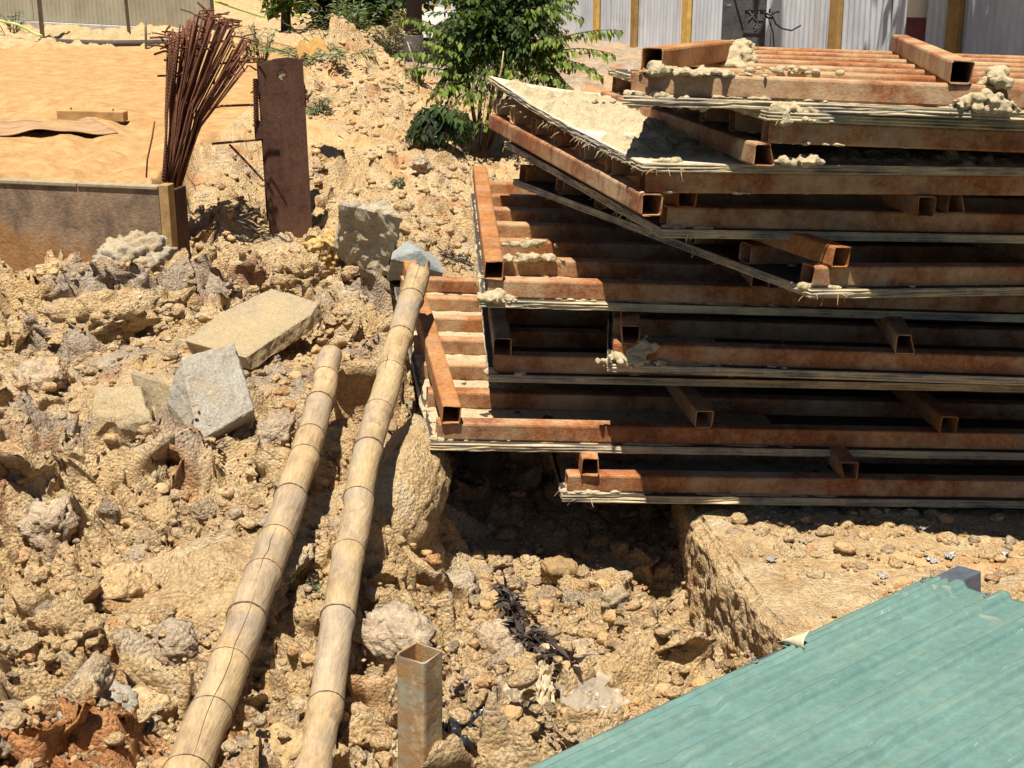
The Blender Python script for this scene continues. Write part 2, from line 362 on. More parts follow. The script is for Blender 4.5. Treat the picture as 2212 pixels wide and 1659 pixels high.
red = sst(.35, .0, np.hypot((gx + .86) / .5, (gy - 2.1) / .34) - .55 + .3 * wn) * .75 + .45 * sst(.35, .6, perlin2(gx * 4.2, gy * 4.2, 84))
org = np.clip(gpl * .95 * sst(13.2, 12.4, gy) + .5 * sst(6.8, 8, gy) * sst(.1, .5, wn) + .35 * gled * sst(.0, .5, wn), 0, 1)
pathy = sst(9.5, 11, gy) * (1 - gpl)
grey = np.clip(grey * (1 - gpl) + .75 * pathy, 0, .85)
ca = gm.color_attributes.new('soil', 'FLOAT_COLOR', 'POINT')
ca.data.foreach_set('color', np.stack([grey, np.clip(red * (1 - gpl), 0, .85), org, np.ones_like(org)], 1).ravel().astype(np.float32))
ground = tag(link('ground', gm, SOIL, None, False), kind='structure')
def ground_z(x, y): return float(H(np.array([x]), np.array([y]))[0][0])

# ------------------------------------------------------------------ rocks and lumps
def ico(sub):
    bm = bmesh.new(); bmesh.ops.create_icosphere(bm, subdivisions=sub, radius=1); bm.verts.ensure_lookup_table()
    V = np.array([v.co[:] for v in bm.verts]); F = np.array([[v.index for v in f.verts] for f in bm.faces]); bm.free(); return V, F
ICO = {s: ico(s) for s in (1, 2, 3, 4, 5)}
def rock_verts(seed, sub, flat=.75, crag=1., cuts=5):
    V, F = ICO[sub]; rs = np.random.RandomState(seed); p = V.copy()
    for _ in range(cuts):
        nrm = rs.normal(size=3); nrm /= np.linalg.norm(nrm); c = .55 + .3 * rs.rand(); dd = p @ nrm; over = np.clip(dd - c, 0, None); p = p - over[:, None] * nrm * .9
    d = 1 + crag * (.24 * fbm3(V * 1.5, 3, seed) + .10 * (1 - 2.4 * np.abs(perlin3(V * 3.4, seed + 3))))
    if sub > 2: d = d + crag * (.11 * fbm3(V * 6.5, 3, seed + 9) - .13 * np.clip(perlin3(V * 5, seed + 12) - .1, 0, 1) + .06 * (1 - 2.5 * np.abs(perlin3(V * 13, seed + 14))))
    p = p * d[:, None] * np.array((1 + .3 * (rs.rand() - .5), 1 + .3 * (rs.rand() - .5), flat)); return p, F
CL = []
for s in range(12):
    p, F = rock_verts(100 + s, 4, .62 + .25 * RS.rand(), 1.25); me = mesh_np('clod', p, F); me.materials.append(CLOD)
    me.polygons.foreach_set('use_smooth', [True] * len(me.polygons)); CL.append(me)
def drop(me, name, x, y, s, label, cat, group=None, sink=.3, rot=None, mat=None, scl=(1, 1, 1), z=None):
    o = bpy.data.objects.new(name, me); COL.objects.link(o)
    o.location = (x, y, (ground_z(x, y) if z is None else z) + s * scl[2] * (.6 - sink)); o.scale = (s * scl[0], s * scl[1], s * scl[2])
    o.rotation_euler = rot or (random.uniform(-.5, .5), random.uniform(-.5, .5), random.uniform(0, 6.28)); return tag(o, label, cat, group)

# ------------------------------------------------------------------ formwork panels
TP = .021; TB = .05; DEEP = 1.55; LONG = 3.0
def sq_profile(w, rad=.006):
    h = w / 2; pts = []
    for cx, cy, a0 in ((h - rad, h - rad, 0), (-h + rad, h - rad, 90), (-h + rad, -h + rad, 180), (h - rad, -h + rad, 270)):
        for a in (0, 45, 90): pts.append((cx + rad * math.cos(R(a0 + a)), cy + rad * math.sin(R(a0 + a))))
    return pts
def sq_tube(name, L, w=TB, wall=.0026, seg=14, seed=0, dent=.0):
    """hollow square tube along +x, centred on the axis, ends open"""
    rs = random.Random(seed); o = sq_profile(w); i = sq_profile(w - 2 * wall, .004); n = len(o); V = []; F = []
    ks = [0, .012, .05] + [.05 + (L - .1) * k / seg for k in range(1, seg + 1)] + [L - .012, L]
    for ring in (o, i):
        for x in ks:
            e = min(x, L - x); q = dent * max(0, 1 - e / .07)
            for (a, b) in ring:
                nz = .0012 * float(perlin2([x * 6 + seed], [b * 20 + a * 10])[0])
                da = -q * a / (w / 2) * max(0, math.cos(b * 55 + seed)) * (1 if (a > 0) == (seed % 2 == 0) else .1)
                V.append((x + (rs.uniform(-.002, .002) if e == 0 else 0), a + nz + da, b + nz * .7))
    m = len(ks)
    for r, flip in ((0, False), (m * n, True)):
        for k in range(m - 1):
            for q in range(n):
                f = (r + k * n + q, r + k * n + (q + 1) % n, r + (k + 1) * n + (q + 1) % n, r + (k + 1) * n + q)
                F.append(f if flip else f[::-1])
    for k in (0, m - 1):
        for q in range(n):
            f = (k * n + q, k * n + (q + 1) % n, m * n + k * n + (q + 1) % n, m * n + k * n + q); F.append(f if k == 0 else f[::-1])
    return mesh_py(name, V, F)
JO = []; CR = []
for s in range(4):
    a = sq_tube('joist_tube', LONG - .03, seed=s, dent=.003); a.materials.append(RUST); JO.append(a)
    b = sq_tube('cross_tube', DEEP - .005, seed=20 + s, dent=(.0, .006, .010, .004)[s]); b.materials.append(RUST if s % 2 else RUST_ORANGE); CR.append(b)
CR_RUST = []
for s in range(3):
    b = sq_tube('cross_tube', DEEP - .005, seed=30 + s, dent=.007 * s); b.materials.append(RUST); CR_RUST.append(b)

FILM_SHADE = plain('film_ply_shade', (.055, .042, .032), .6, .4, 6, .3, .1)  # film facing, coloured darker to deepen the shade between the stacked panels
def plywood(seed, bend=0., face=FILM_SHADE):
    """sheet with ragged laminated edges, top and bottom faces gridded so that it can sag"""
    nx, ny, nl = 110, 64, 7; rs = np.random.RandomState(seed)
    per = [(x, 0.) for x in np.linspace(0, LONG, nx + 1)] + [(LONG, y) for y in np.linspace(0, DEEP, ny + 1)[1:]] + \
          [(x, DEEP) for x in np.linspace(LONG, 0, nx + 1)[1:]] + [(0., y) for y in np.linspace(DEEP, 0, ny + 1)[1:-1]]
    per = np.array(per); n = len(per); out = np.zeros((n, 2)); out[per[:, 1] == 0, 1] = -1; out[per[:, 1] == DEEP, 1] = 1; out[per[:, 0] == 0, 0] -= 1; out[per[:, 0] == LONG, 0] += 1
    V = []
    for l in range(nl):
        s = per[:, 0] * 9 + per[:, 1] * 11 + l * 3.1 + seed; nz = .0022 * perlin2(s * 1.3, s * 0 + l + .5, seed) + .0014 * perlin2(s * 5, s * 0 + l * 1.7, seed + 1) + .0016 * (l % 2)
        chip = -.010 * np.clip(perlin2(s * .45, s * 0 + .3 * l, seed + 5) - .25, 0, 1)
        o2 = out * (nz + chip)[:, None]; V.append(np.column_stack([per + o2, np.full(n, TP * l / (nl - 1))]))
    V = np.concatenate(V); F = []
    for l in range(nl - 1):
        for q in range(n): F.append((l * n + q, l * n + (q + 1) % n, (l + 1) * n + (q + 1) % n, (l + 1) * n + q))
    V = list(map(tuple, V)); b0 = len(V)
    for z, fl in ((0., True), (TP, False)):
        b0 = len(V); gx_, gy_ = np.meshgrid(np.linspace(0, LONG, nx + 1), np.linspace(0, DEEP, ny + 1)); l = 0 if fl else nl - 1
        idx = {}
        for j in range(ny + 1):
            for i in range(nx + 1):
                if j == 0: idx[j, i] = l * n + i
                elif i == nx: idx[j, i] = l * n + nx + j
                elif j == ny: idx[j, i] = l * n + nx + ny + (nx - i)
                elif i == 0: idx[j, i] = l * n + 2 * nx + ny + (ny - j)
                else: idx[j, i] = len(V); V.append((gx_[j, i], gy_[j, i], z))
        for j in range(ny):
            for i in range(nx):
                f = (idx[j, i], idx[j, i + 1], idx[j + 1, i + 1], idx[j + 1, i]); F.append(f[::-1] if fl else f)
    V = np.array(V)
    V[:, 2] += bend * (np.clip(1 - V[:, 0] / .5, 0, 1) ** 2) * (V[:, 1] / DEEP) ** 2
    me = mesh_py('plywood_sheet', V, F); me.materials.append(PLY); me.materials.append(face)
    nf = (nl - 1) * n; me.polygons.foreach_set('material_index', [0] * nf + [1] * (len(me.polygons) - nf)); return me
PLYS = [plywood(s) for s in range(4)]; PLY_BENT = plywood(9, .05, PLYTOP)

CRUMB = bpy.data.textures.new('crumble', 'CLOUDS'); CRUMB.noise_scale = .016; CRUMB.noise_depth = 4
def lumps(spec, name, mat, parent, sub=2, seed=0, fuse=0):
    """irregular dried lumps fused into one crust: spec = [(x,y,z,sx,sy,sz)]"""
    VV = []; FF = []; n = 0
    for q, (x, y, z, a, b, c) in enumerate(spec):
        p, F = rock_verts(seed + q, sub, 1., 1.2, 2); VV.append(p * np.array((a, b, c)) + np.array((x, y, z))); FF.append(F + n); n += len(p)
    o = link(name, mesh_np(name, np.concatenate(VV), np.concatenate(FF)), mat, parent, True)
    if fuse:
        m = o.modifiers.new('fuse', 'REMESH'); m.mode = 'VOXEL'; m.voxel_size = fuse; m.use_smooth_shade = True
        m = o.modifiers.new('relax', 'SMOOTH'); m.iterations = 9
        m = o.modifiers.new('crumble', 'DISPLACE'); m.texture = CRUMB; m.strength = .007; m.mid_level = .5; m.texture_coords = 'LOCAL'
    return tag(o, kind='stuff')
def strands(parent, name, mat, pts, ln=.04, r=.0011, seed=0, down=1.):
    rs = random.Random(seed); mb = MB()
    for p in pts:
        p = Vector(p); d = Vector((rs.uniform(-1, .3), rs.uniform(-.8, .8), rs.uniform(-1.2, .3) * down)).normalized(); L = ln * rs.uniform(.3, 1.3)
        q = p + d * L * .5; d2 = (d + Vector((rs.uniform(-.6, .6), rs.uniform(-.6, .6), -.5))).normalized()
        mb.pipe([p, q, q + d2 * L * .5], [r * rs.uniform(.7, 1.8), r, r * .5], 3)
    return tag(mb.build(name, mat, parent), kind='stuff')
STRAW = plain('frayed_straw', (.45, .34, .19), .9)

def solve(fl, z, fr, bl=None, yaw=None, pit=0., depth=DEEP):
    """axes of a panel from its corners in the picture, its height in the stack and its known depth"""
    A = at_z(*fl, z)
    if bl:
        d = ray(*bl); b = 2 * d.dot(O - A); c = (O - A).length_squared - depth ** 2; a = d.dot(d)
        disc = b * b - 4 * a * c; t = (-b + math.sqrt(max(disc, 0))) / (2 * a); Yv = (O + d * t - A).normalized()
    else: Yv = Vector((-math.sin(yaw) * math.cos(pit), math.cos(yaw) * math.cos(pit), -math.sin(pit)))
    h = Vector((Yv.y, -Yv.x, 0)).normalized(); nrm = h.cross(Yv)
    best = None; dr = ray(*fr)
    for k in range(-160, 161):                                   # roll
        r = R(k * .05); Xv = h * math.cos(r) + nrm * math.sin(r)
        m = dr.cross(Xv); dist = abs((O - A).dot(m)) / max(m.length, 1e-6)
        if best is None or dist < best[0]: best = (dist, r, Xv)
    Xv = best[2]; Zv = Xv.cross(Yv)
    M = Matrix((Xv, Yv, Zv)).transposed().to_4x4(); M.translation = A
    print('PANEL z%.3f yaw %.1f pitch %.1f roll %.1f err %.4f at %.2f %.2f' % (z, math.degrees(math.atan2(-Yv.x, Yv.y)), math.degrees(math.asin(Yv.z)), math.degrees(best[1]), best[0], A.x, A.y))
    return M
GRP = 'rusty formwork panels in the stack'
PANELS = {}
def panel(key, label, M, up=False, cross=(.03, .71, 1.39, 2.07), seed=0, ply=None, bent=None, mudn=14, orange=True, short=None):
    root = empty('formwork_panel'); root.matrix_world = M; tag(root, label, 'formwork panel', GRP); rs = random.Random(seed)
    me = ply or PLYS[seed % 4]; p = link('plywood_sheet', me, None, root)
    sg = -1 if up else 1
    if up: p.location = (0, 0, -TP)
    js = []
    for k in range(7):
        o = link('joist_tube', JO[(seed + k) % 4], None, root); o.location = (.012 + rs.uniform(0, .006), .016 + TB / 2 + k * (DEEP - .03 - TB) / 6, sg * (TP + TB / 2)); js.append(o)
        if rs.random() < .5: o.location.x += LONG - .03; o.rotation_euler = (0, 0, math.pi)
        else: o.rotation_euler = (rs.choice((0, math.pi / 2, math.pi)), 0, 0)
    for k, x in enumerate(cross):
        src = CR if orange and not up else CR_RUST; o = link('cross_tube', src[(seed + k) % len(src)], None, root)
        o.location = (x + TB / 2, +.009 + rs.uniform(-.006, .004), sg * (TP + TB * 1.5 + .0005)); o.rotation_euler = (rs.choice((0, math.pi)), 0, math.pi / 2)
        if short and k in short: o.data = sq_tube('cross_tube', short[k], seed=91, dent=.004); o.data.materials.append(RUST_ORANGE)
        if bent and k in bent: o.location += Vector(bent[k][0]); o.rotation_euler = bent[k][1]
    if mudn:
        sp = []
        for q in range(mudn):
            k = rs.choice((0, 0, 0, 1, 2, 3)); y = k * .2475 + rs.uniform(-.002, .02) + (0 if k == 0 else -.03)
            s = rs.uniform(.004, .012); sp.append((abs(rs.gauss(0, .35)), y + .010, (TP if not up else -TP - TB) + s * .3, s * rs.uniform(.8, 2), s * rs.uniform(.5, .9), s * .4))
        for q in range(6): s = rs.uniform(.008, .02); sp.append((rs.uniform(-.004, .10), rs.uniform(.008, .03), (TP if not up else 0) + s * .1, s * 1.0, s * .7, s * .6))
        lumps(sp, 'mud_crust', MUD, root, 2, 300 + seed * 40, fuse=.0028)
    PANELS[key] = root; return root

z1 = .03; hh = TP + 2 * TB
Mx = {}
Mx['P1'] = solve((1215, 1085), z1 - .022, (2212, 1098), yaw=R(4))
Mx['P2'] = solve((930, 973), z1 + hh, (2212, 994), (853, 632))
Mx['P3'] = solve((1055, 825), z1 + 2 * hh, (2212, 848), yaw=R(2.6))
Mx['P3b'] = solve((1312, 803), z1 + 3 * hh - .028, (2212, 833), yaw=R(-4))
Mx['P4'] = solve((1040, 664), z1 + 4 * hh, (2212, 697), (1017, 430))
Mx['P5'] = solve((1750, 645), z1 + 5 * hh, (2212, 638), (1108, 400))
Mx['P6'] = solve((1430, 514), z1 + 6 * hh, (2212, 526), (1090, 318))
z6 = z1 + 6 * hh
Mx['P7'] = solve((1390, 352), z6 + 2 * TP + 3 * TB, (2212, 362), (1055, 197))
Mx['P8'] = solve((1660, 240), z6 + 3 * TP + 5 * TB, (2212, 263), (1314, 148))
Mx['P9'] = solve((1345, 226), z6 + 3 * TP + 5 * TB + .002, (2212, 262), yaw=R(-10), pit=R(2.0))
panel('P1', 'lowest formwork panel, resting on the dirt ledge at the bottom of the stack', Mx['P1'], cross=(.045, .74, 1.42, 2.1), seed=1, mudn=10, orange=False)
panel('P2', 'second lowest formwork panel, its left end under the bamboo pole', Mx['P2'], cross=(.025, .705, 1.40, 2.09), seed=2, mudn=16)
panel('P3', 'third formwork panel up, its end shaded in the middle of the stack', Mx['P3'], cross=(.01, .72, 1.4, 2.1), seed=3, mudn=6, orange=False)
panel('P3b', 'shorter-reaching fourth formwork panel jutting from the shaded middle of the stack', Mx['P3b'], cross=(.03, .72, 1.4, 2.1), seed=4, mudn=14, orange=False)
panel('P4', 'formwork panel showing seven sunlit tubes like steps in the stack', Mx['P4'], cross=(.004, .70, 1.4, 2.1), seed=6, mudn=60)
panel('P5', 'skewed formwork panel whose corner sticks out furthest from the stack', Mx['P5'], cross=(.05, .74, 1.42, 2.1), seed=8, mudn=14)
panel('P6', 'formwork panel under the mud covered face-up panel, frayed along its side', Mx['P6'], cross=(.03, .74, 1.42, 2.1), seed=10, mudn=8, orange=False)
panel('P7', 'face-up formwork panel with a wide mud covered plywood top', Mx['P7'], up=True, cross=(.005, .695, 1.39, 2.08), seed=12, ply=PLY_BENT, mudn=20)
panel('P8', 'face-up formwork panel just beneath the topmost one', Mx['P8'], up=True, cross=(-.02, 1.2, 1.9), seed=14, mudn=26)
panel('P9', 'topmost formwork panel, orange cross tubes on seven rusty joists', Mx['P9'], cross=(.035, .70, 1.39, 2.08), seed=16, mudn=46,
      bent={0: ((.0, 0, .004), (0, 0, R(76)))}, short={0: .60})
# mud on the sheet of the face-up panel, thicker where it was scraped together
def mud_sheet(parent, x1, y1, z0, seed, amp):
    nx, ny = 150, 150; X, Y = np.meshgrid(np.linspace(.004, x1, nx), np.linspace(.004, y1, ny)); x = X.ravel(); y = Y.ravel()
    k1, _ = clods(x, y, .07, seed, .45); k2, _ = clods(x, y, .03, seed + 1, .5); k3, _ = clods(x, y, .014, seed + 2, .5)
    m = sst(-.35, .35, fbm2(x * 3, y * 3, 4, seed) + .55 * sst(.0, .12, y) + .3 * sst(.3, .9, x) - .25); e = np.minimum.reduce([x, y, x1 - x, y1 - y]); ed = sst(0, .03, e)
    h = (-.003 if amp else -.0012) + ed * (m if amp else np.clip(m + .35, 0, 1)) * (.0045 + amp * (.5 * k1 + .7 * k2 + .9 * k3) + .004 * fbm2(x * 25, y * 25, 3, seed + 4))
    h += .05 * (np.clip(1 - x / .5, 0, 1) ** 2) * (y / DEEP) ** 2 * (1 if amp else 0)
    i = np.arange(nx * ny).reshape(ny, nx); F = np.stack([i[:-1, :-1], i[:-1, 1:], i[1:, 1:], i[1:, :-1]], -1).reshape(-1, 4)
    return link('mud_layer', mesh_np('mud_layer', np.stack([x, y, h + z0], 1), F), MUD, parent, True)
mud_sheet(PANELS['P7'], 1.6, 1.5, 0, 200, 1.15)
mud_sheet(PANELS['P8'], 1.2, .35, 0, 210, .5)
for q_, k_ in enumerate(('P2', 'P4', 'P3b', 'P1', 'P9')): mud_sheet(PANELS[k_], (1.0, .9, .3, .8, 2.2)[q_], 1.5, TP, 220 + q_ * 5, 0.)
# the heaps of mud on the top panel's tubes and at the junctions
rs = random.Random(5)
def heap(c, n, sp, sz, flat=.8):
    out = []
    for _ in range(int(n * 1.6)):
        a, b = (max(-1.7, min(1.7, rs.gauss(0, .8))) for _ in (0, 1)); q = rs.lognormvariate(-.25, .35) * math.exp(-(a * a + b * b) / 5); top = sp[2] * 2.2 * math.exp(-(a * a + b * b) / 2) * rs.random()
        out.append((c[0] + a * sp[0], c[1] + b * sp[1], c[2] + top, sz * q * rs.uniform(.8, 1.4), sz * q, sz * q * flat))
    return out
sp = heap((.14, .02, TP + .05), 60, (.10, .02, .006), .012) + heap((.35, .25, TP + .05), 14, (.08, .03, .005), .012) + heap((.78, .0, TP + .0), 44, (.05, .02, .018), .012) + \
     heap((.80, .03, TP + .05), 30, (.02, .03, .02), .014) + heap((.12, .02, .0), 60, (.12, .008, .008), .011)
lumps(sp, 'mud_heap', MUD, PANELS['P9'], 2, 900, fuse=.0028)
lumps(heap((.235, .60, .06), 70, (.03, .06, .03), .02), 'mud_heap', MUD, PANELS['P9'], 2, 980, fuse=.0028)
lumps(heap((.06, .02, -TP), 40, (.05, .02, .02), .011) + heap((.1, .01, -.11), 18, (.04, .02, .005), .012), 'mud_heap', MUD, PANELS['P8'], 2, 1100, fuse=.0028)
lumps(heap((.06, .02, TP), 50, (.05, .03, .012), .012) + heap((.10, .03, TP + .03), 26, (.03, .02, .02), .013), 'mud_heap', MUD, PANELS['P3b'], 2, 1200, fuse=.0028)
lumps(heap((.04, .02, TP), 40, (.03, .03, .01), .011) + heap((.13, .25, TP + .05), 26, (.07, .012, .008), .011) + heap((.16, .47, TP + .04), 20, (.05, .012, .012), .012), 'mud_heap', MUD, PANELS['P4'], 2, 1300, fuse=.0028)
for k, n in (('P5', 40), ('P6', 54), ('P7', 64), ('P1', 14), ('P4', 12), ('P8', 20)):
    up = k in ('P7', 'P8'); zz = -TP * .6 if up else TP * .5
    strands(PANELS[k], 'frayed_fibres', STRAW, [(-.002, (random.choice((.05, .22, .4, .47, .8, 1.1, 1.3, 1.5)) + random.gauss(.0, .09)) % DEEP, zz + random.uniform(-.008, .008)) for _ in range(n)] + [(random.uniform(0, .12), -.002, zz) for _ in range(n // 6)], .024, .0010, n)

# ------------------------------------------------------------------ bamboo poles
def bamboo(label, pts, nodes_px, r0, r1, seed, snapped, cracks=()):
    """culm along a polyline; node rings where the picture shows them"""
    root = empty('bamboo_pole', pts[0]); tag(root, label, 'bamboo pole', 'bamboo poles leaning on the stack'); rs = random.Random(seed)
    A = [Vector(p) for p in pts]; seg = [(A[k + 1] - A[k]).length for k in range(len(A) - 1)]; L = sum(seg)
    def along(s):
        k = 0
        while k < len(seg) - 1 and s > seg[k]: s -= seg[k]; k += 1
        return A[k].lerp(A[k + 1], s / seg[k])
    ns = sorted(nodes_px); step = .012; n = int(L / step); P_ = []; rad = []
    for k in range(n + 1):
        s = L * k / n; near = min(abs(s - q) for q in ns); q0 = min(ns, key=lambda q: abs(s - q)); sd = s - q0
        p = along(s) - A[0]; idx = sum(1 for q in ns if q < s)
        sm_ = sst(0, .05, abs(sd)); off = Vector((((idx * 37) % 7 - 3) * .0013 * sm_, 0, ((idx * 53) % 5 - 2) * .001 * sm_))
        r = (r0 + (r1 - r0) * s / L) * (1 + .062 * math.exp(-((sd + .006) / (.020 if sd < -.006 else .010)) ** 2) - .02 * math.exp(-((abs(sd) - .05) / .03) ** 2) - .05 * math.exp(-((sd - .004) / .004) ** 2) + .012 * math.sin(s * 9 + seed))
        P_.append(p + off); rad.append(r)
    nn = 22; mb = MB(); mb.pipe(P_, rad, nn, cap=False)
    T = (A[-1] - A[-2]).normalized(); V = mb.v
    for q in range(nn):
        e = (n) * nn + q; j = (rs.uniform(-.03, .06) if snapped else rs.uniform(-.004, .004)); V[e] = tuple(Vector(V[e]) + T * j)
    # inner wall at the open end
    inner = [Vector(V[n * nn + q]).lerp(P_[n], .2) for q in range(nn)]; deep = [Vector(V[(n - 8) * nn + q]).lerp(P_[n - 8], .22) for q in range(nn)]
    b = len(V); V += [tuple(p) for p in inner] + [tuple(p) for p in deep] + [tuple(P_[n - 8])]
    for q in range(nn):
        q2 = (q + 1) % nn; mb.f += [(n * nn + q, n * nn + q2, b + q2, b + q), (b + q, b + q2, b + nn + q2, b + nn + q), (b + nn + q, b + nn + q2, b + 2 * nn)]
    co_ = mb.build('culm', BAMBOO, root, True); sv = [((sum(1 for q in ns if q < L * (min(i_ // nn, n)) / n) * 61 + seed * 29) % 17) / 16 for i_ in range(len(mb.v))]; co_.data.attributes.new('seg', 'FLOAT', 'POINT').data.foreach_set('value', sv)
    for s in ns:
        if not 0 < s < L: continue
        k = int(s / L * n); c = along(s) - A[0]; t = (along(min(L, s + .03)) - along(max(0, s - .03))).normalized(); a = t.orthogonal().normalized(); bb = t.cross(a); r = rad[k] * .985 + .0007
        wd_ = rs.choice((.0008, .0011, .0019)); tilt = rs.uniform(-.16, .16); rp = [c + P_[k] - c + (a * math.cos(x) + bb * math.sin(x)) * r + t * (tilt * r * math.cos(x) + rs.uniform(-.0008, .0008)) for x in [2 * math.pi * q / 30 for q in range(31)]]
        rg = MB().pipe(rp, [wd_ * rs.uniform(.6, 1.5) for _ in rp], 5); ro = rg.build('node_ring', RING, co_, True)
    # long drying cracks on the sunlit side
    for (s0, s1, ang) in cracks:
        cp = []
        for q in range(40):
            s_ = s0 + (s1 - s0) * q / 39; k = min(n, int(s_ / L * n)); t = (along(min(L, s_ + .03)) - along(max(0, s_ - .03))).normalized(); sx_ = t.cross(Vector((0, 0, 1))).normalized(); up_ = sx_.cross(t); a_ = ang + .04 * math.sin(q * .35 + seed)
            cp.append(P_[k] + (sx_ * math.sin(a_) + up_ * math.cos(a_)) * (rad[k] + .0002))
        MB().pipe(cp, [.0003 + .0006 * math.sin(math.pi * q / 39) for q in range(40)], 4).build('drying_crack', RING, co_, True)
    return root
def pole_line(px, zs): return [at_z(u, v, z) for (u, v), z in zip(px, zs)]
def node_s(A, px_nodes):
    out = []; 
    for (u, v) in px_nodes:
        d = ray(u, v); best = None; acc = 0
        for k in range(len(A) - 1):
            e = A[k + 1] - A[k]
            for q in range(61):
                p = A[k] + e * q / 60; t = (p - O).normalized(); m = (t - d.normalized()).length
                if best is None or m < best[0]: best = (m, acc + e.length * q / 60)
            acc += e.length
        out.append(best[1])
    return out
B1 = pole_line([(372, 1760), (478, 1480), (566, 1250), (655, 1000), (690, 870), (716, 768)], [.045, .10, .15, .205, .235, .265])
n1 = node_s(B1, [(370, 1655), (440, 1535), (495, 1425), (545, 1335), (590, 1245), (617, 1175), (642, 1080), (664, 990), (672, 945), (690, 870), (705, 815)])
bamboo('thicker grey-blotched bamboo pole with a blunt end lying in the rubble', B1, n1, .0405, .0340, 1, False, [(.10, .60, .30), (.66, .84, .1)])
B2 = pole_line([(664, 1760), (712, 1480), (742, 1250), (800, 950), (862, 740), (903, 592)], [.01, .09, .155, .265, .355, .43])
n2 = node_s(B2, [(690, 1520), (718, 1330), (745, 1190), (766, 1070), (795, 970), (820, 885), (848, 805), (878, 730), (897, 650)])
bamboo('pale bamboo pole with a splintered end leaning on the second lowest panel', B2, n2, .0330, .0360, 2, True, [(2.02, 2.42, .15), (1.5, 1.62, -.2)])

# ------------------------------------------------------------------ galvanised post
pp = at_z(895, 1413, .25)
post = empty('steel_post', (pp.x, pp.y, -.30)); tag(post, 'short upright square steel post with rust streaked side, open at the top', 'post')
def galv():
    m, t, b = mat_new('stained_galvanised', .6, .4); k = N(t); co = k.coord((1, 1, .35)); c2 = k.coord()
    c = k.ramp(k.noise(c2, 9, 5, .7), [(.3, (.24, .20, .13)), (.7, (.36, .31, .21))])
    c = k.mix(k.ramp(k.noise(co, 16, 5, .7), [(.42, g(0)), (.56, g(.95))]), c, (.34, .18, .065))
    c = k.mix(k.ramp(k.noise(c2, 14, 5, .75), [(.52, g(0)), (.66, g(.8))]), c, (.56, .42, .24))
    t.links.new(c, b.inputs['Base Color']); t.links.new(k.bump(k.noise(c2, 60, 5, .7), .3, .006), b.inputs['Normal']); return m
pt = link('tube', sq_tube('post_tube', .55, .060, .003, 20, 77), galv(), post, False); pt.rotation_euler = (0, -math.pi / 2, 0)
post.rotation_euler = (R(-1.0), R(.5), R(-32))
lumps([(-.031, -.01 + .02 * random.gauss(0, 1), random.uniform(.3, .5), .003, .006, .009) for _ in range(22)], 'mud_splash', MUD, post, 1, 1500)

# ------------------------------------------------------------------ green roof sheet on its beam
rA = at_z(1112, 1659, .188); rB = at_z(1996, 1247, .188); ux = (rB - rA).normalized()
rC = at_z(2212, 1303, .215); wv = (rC - rB); wv = (wv - ux * wv.dot(ux)).normalized(); un = ux.cross(wv); un = un if un.z > 0 else -un
RLEN = (rB - rA).length
roof = empty('green_roof'); M = Matrix((ux, wv, un)).transposed().to_4x4(); M.translation = rB - un * .004; roof.matrix_world = M
tag(roof, 'green painted ribbed metal roof sheet, crumpled and lying on a dark beam', 'roof')
def paint():
    m, t, b = mat_new('green_paint', .42, .35); k = N(t); co = k.coord()
    c = k.ramp(k.noise(co, 5, 5, .6), [(.3, (.088, .162, .138)), (.7, (.120, .206, .175))])
    c = k.mix(k.ramp(k.noise(k.coord((1.2, 9, 1)), 3, 6, .75), [(.48, g(0)), (.70, g(.55))]), c, (.20, .24, .17))
    c = k.mix(k.ramp(k.noise(co, 8, 5, .75), [(.66, g(0)), (.74, g(.7))]), c, (.24, .17, .10))
    sep = k.n('ShaderNodeSeparateXYZ'); t.links.new(k.coord(), sep.inputs[0])
    endm = k.math('MULTIPLY', k.ramp(sep.outputs[0], [(0, g(0)), (1, g(1))]), 1.)   # local x runs down the sheet
    d = k.math('MULTIPLY', k.ramp(k.noise(k.coord((6, 2, 1)), 4, 4, .6), [(.60, g(0)), (.66, g(.75))]), k.ramp(k.math('ADD', sep.outputs[0], .0), [(0, g(1)), (.0001, g(1))]))
    near = k.n('ShaderNodeMapRange'); t.links.new(sep.outputs[0], near.inputs[0]); near.inputs[1].default_value = -.16; near.inputs[2].default_value = -.02
    c = k.mix(k.math('MULTIPLY', d, near.outputs[0]), c, (.36, .32, .19))
    t.links.new(c, b.inputs['Base Color']); t.links.new(k.bump(k.noise(co, 18, 4, .6), .10, .02), b.inputs['Normal'])
    sc = k.ramp(k.noise(k.coord((7, 60, 7)), 3, 3, .6), [(.66, g(0)), (.70, g(.5))]); c2 = k.mix(sc, c, (.30, .36, .30)); c2 = k.mix(.8, c2, k.ramp(k.noise(co, 45, 5, .75), [(.3, g(.78)), (.7, g(1.15))]), 'MULTIPLY'); t.links.new(c2, b.inputs['Base Color'])
    b.inputs['Roughness'].default_value = .5; return m
GREEN = paint(); CREAM = plain('sheet_underside', (.42, .37, .23), .6, .15); DARKSTEEL = plain('dark_beam_steel', (.075, .085, .10), .5, .3, 20, .5)
PIT = .098
def rib(wd):
    """height of the sheet across its ribs"""
    p = (wd - .062) % PIT; z = 0.
    e = .007; top = .017; h = .0135
    if p < e: z = h * p / e
    elif p < e + top: z = h
    elif p < 2 * e + top: z = h * (1 - (p - e - top) / e)
    if wd < .062:
        z = 0
        for c0, c1 in ((.020, .030), (.038, .048)):
            if c0 <= wd <= c1: z = .007
    return z
ws = []
x = 0.
while x < 1.35:
    ws.append(x); p = (x - .062) % PIT
    x += .0035 if (x < .062 or p < .05) else .008
sl_ = np.concatenate([np.linspace(.012, -.5, 90), np.linspace(-.5, -RLEN - .55, 110)[1:]])
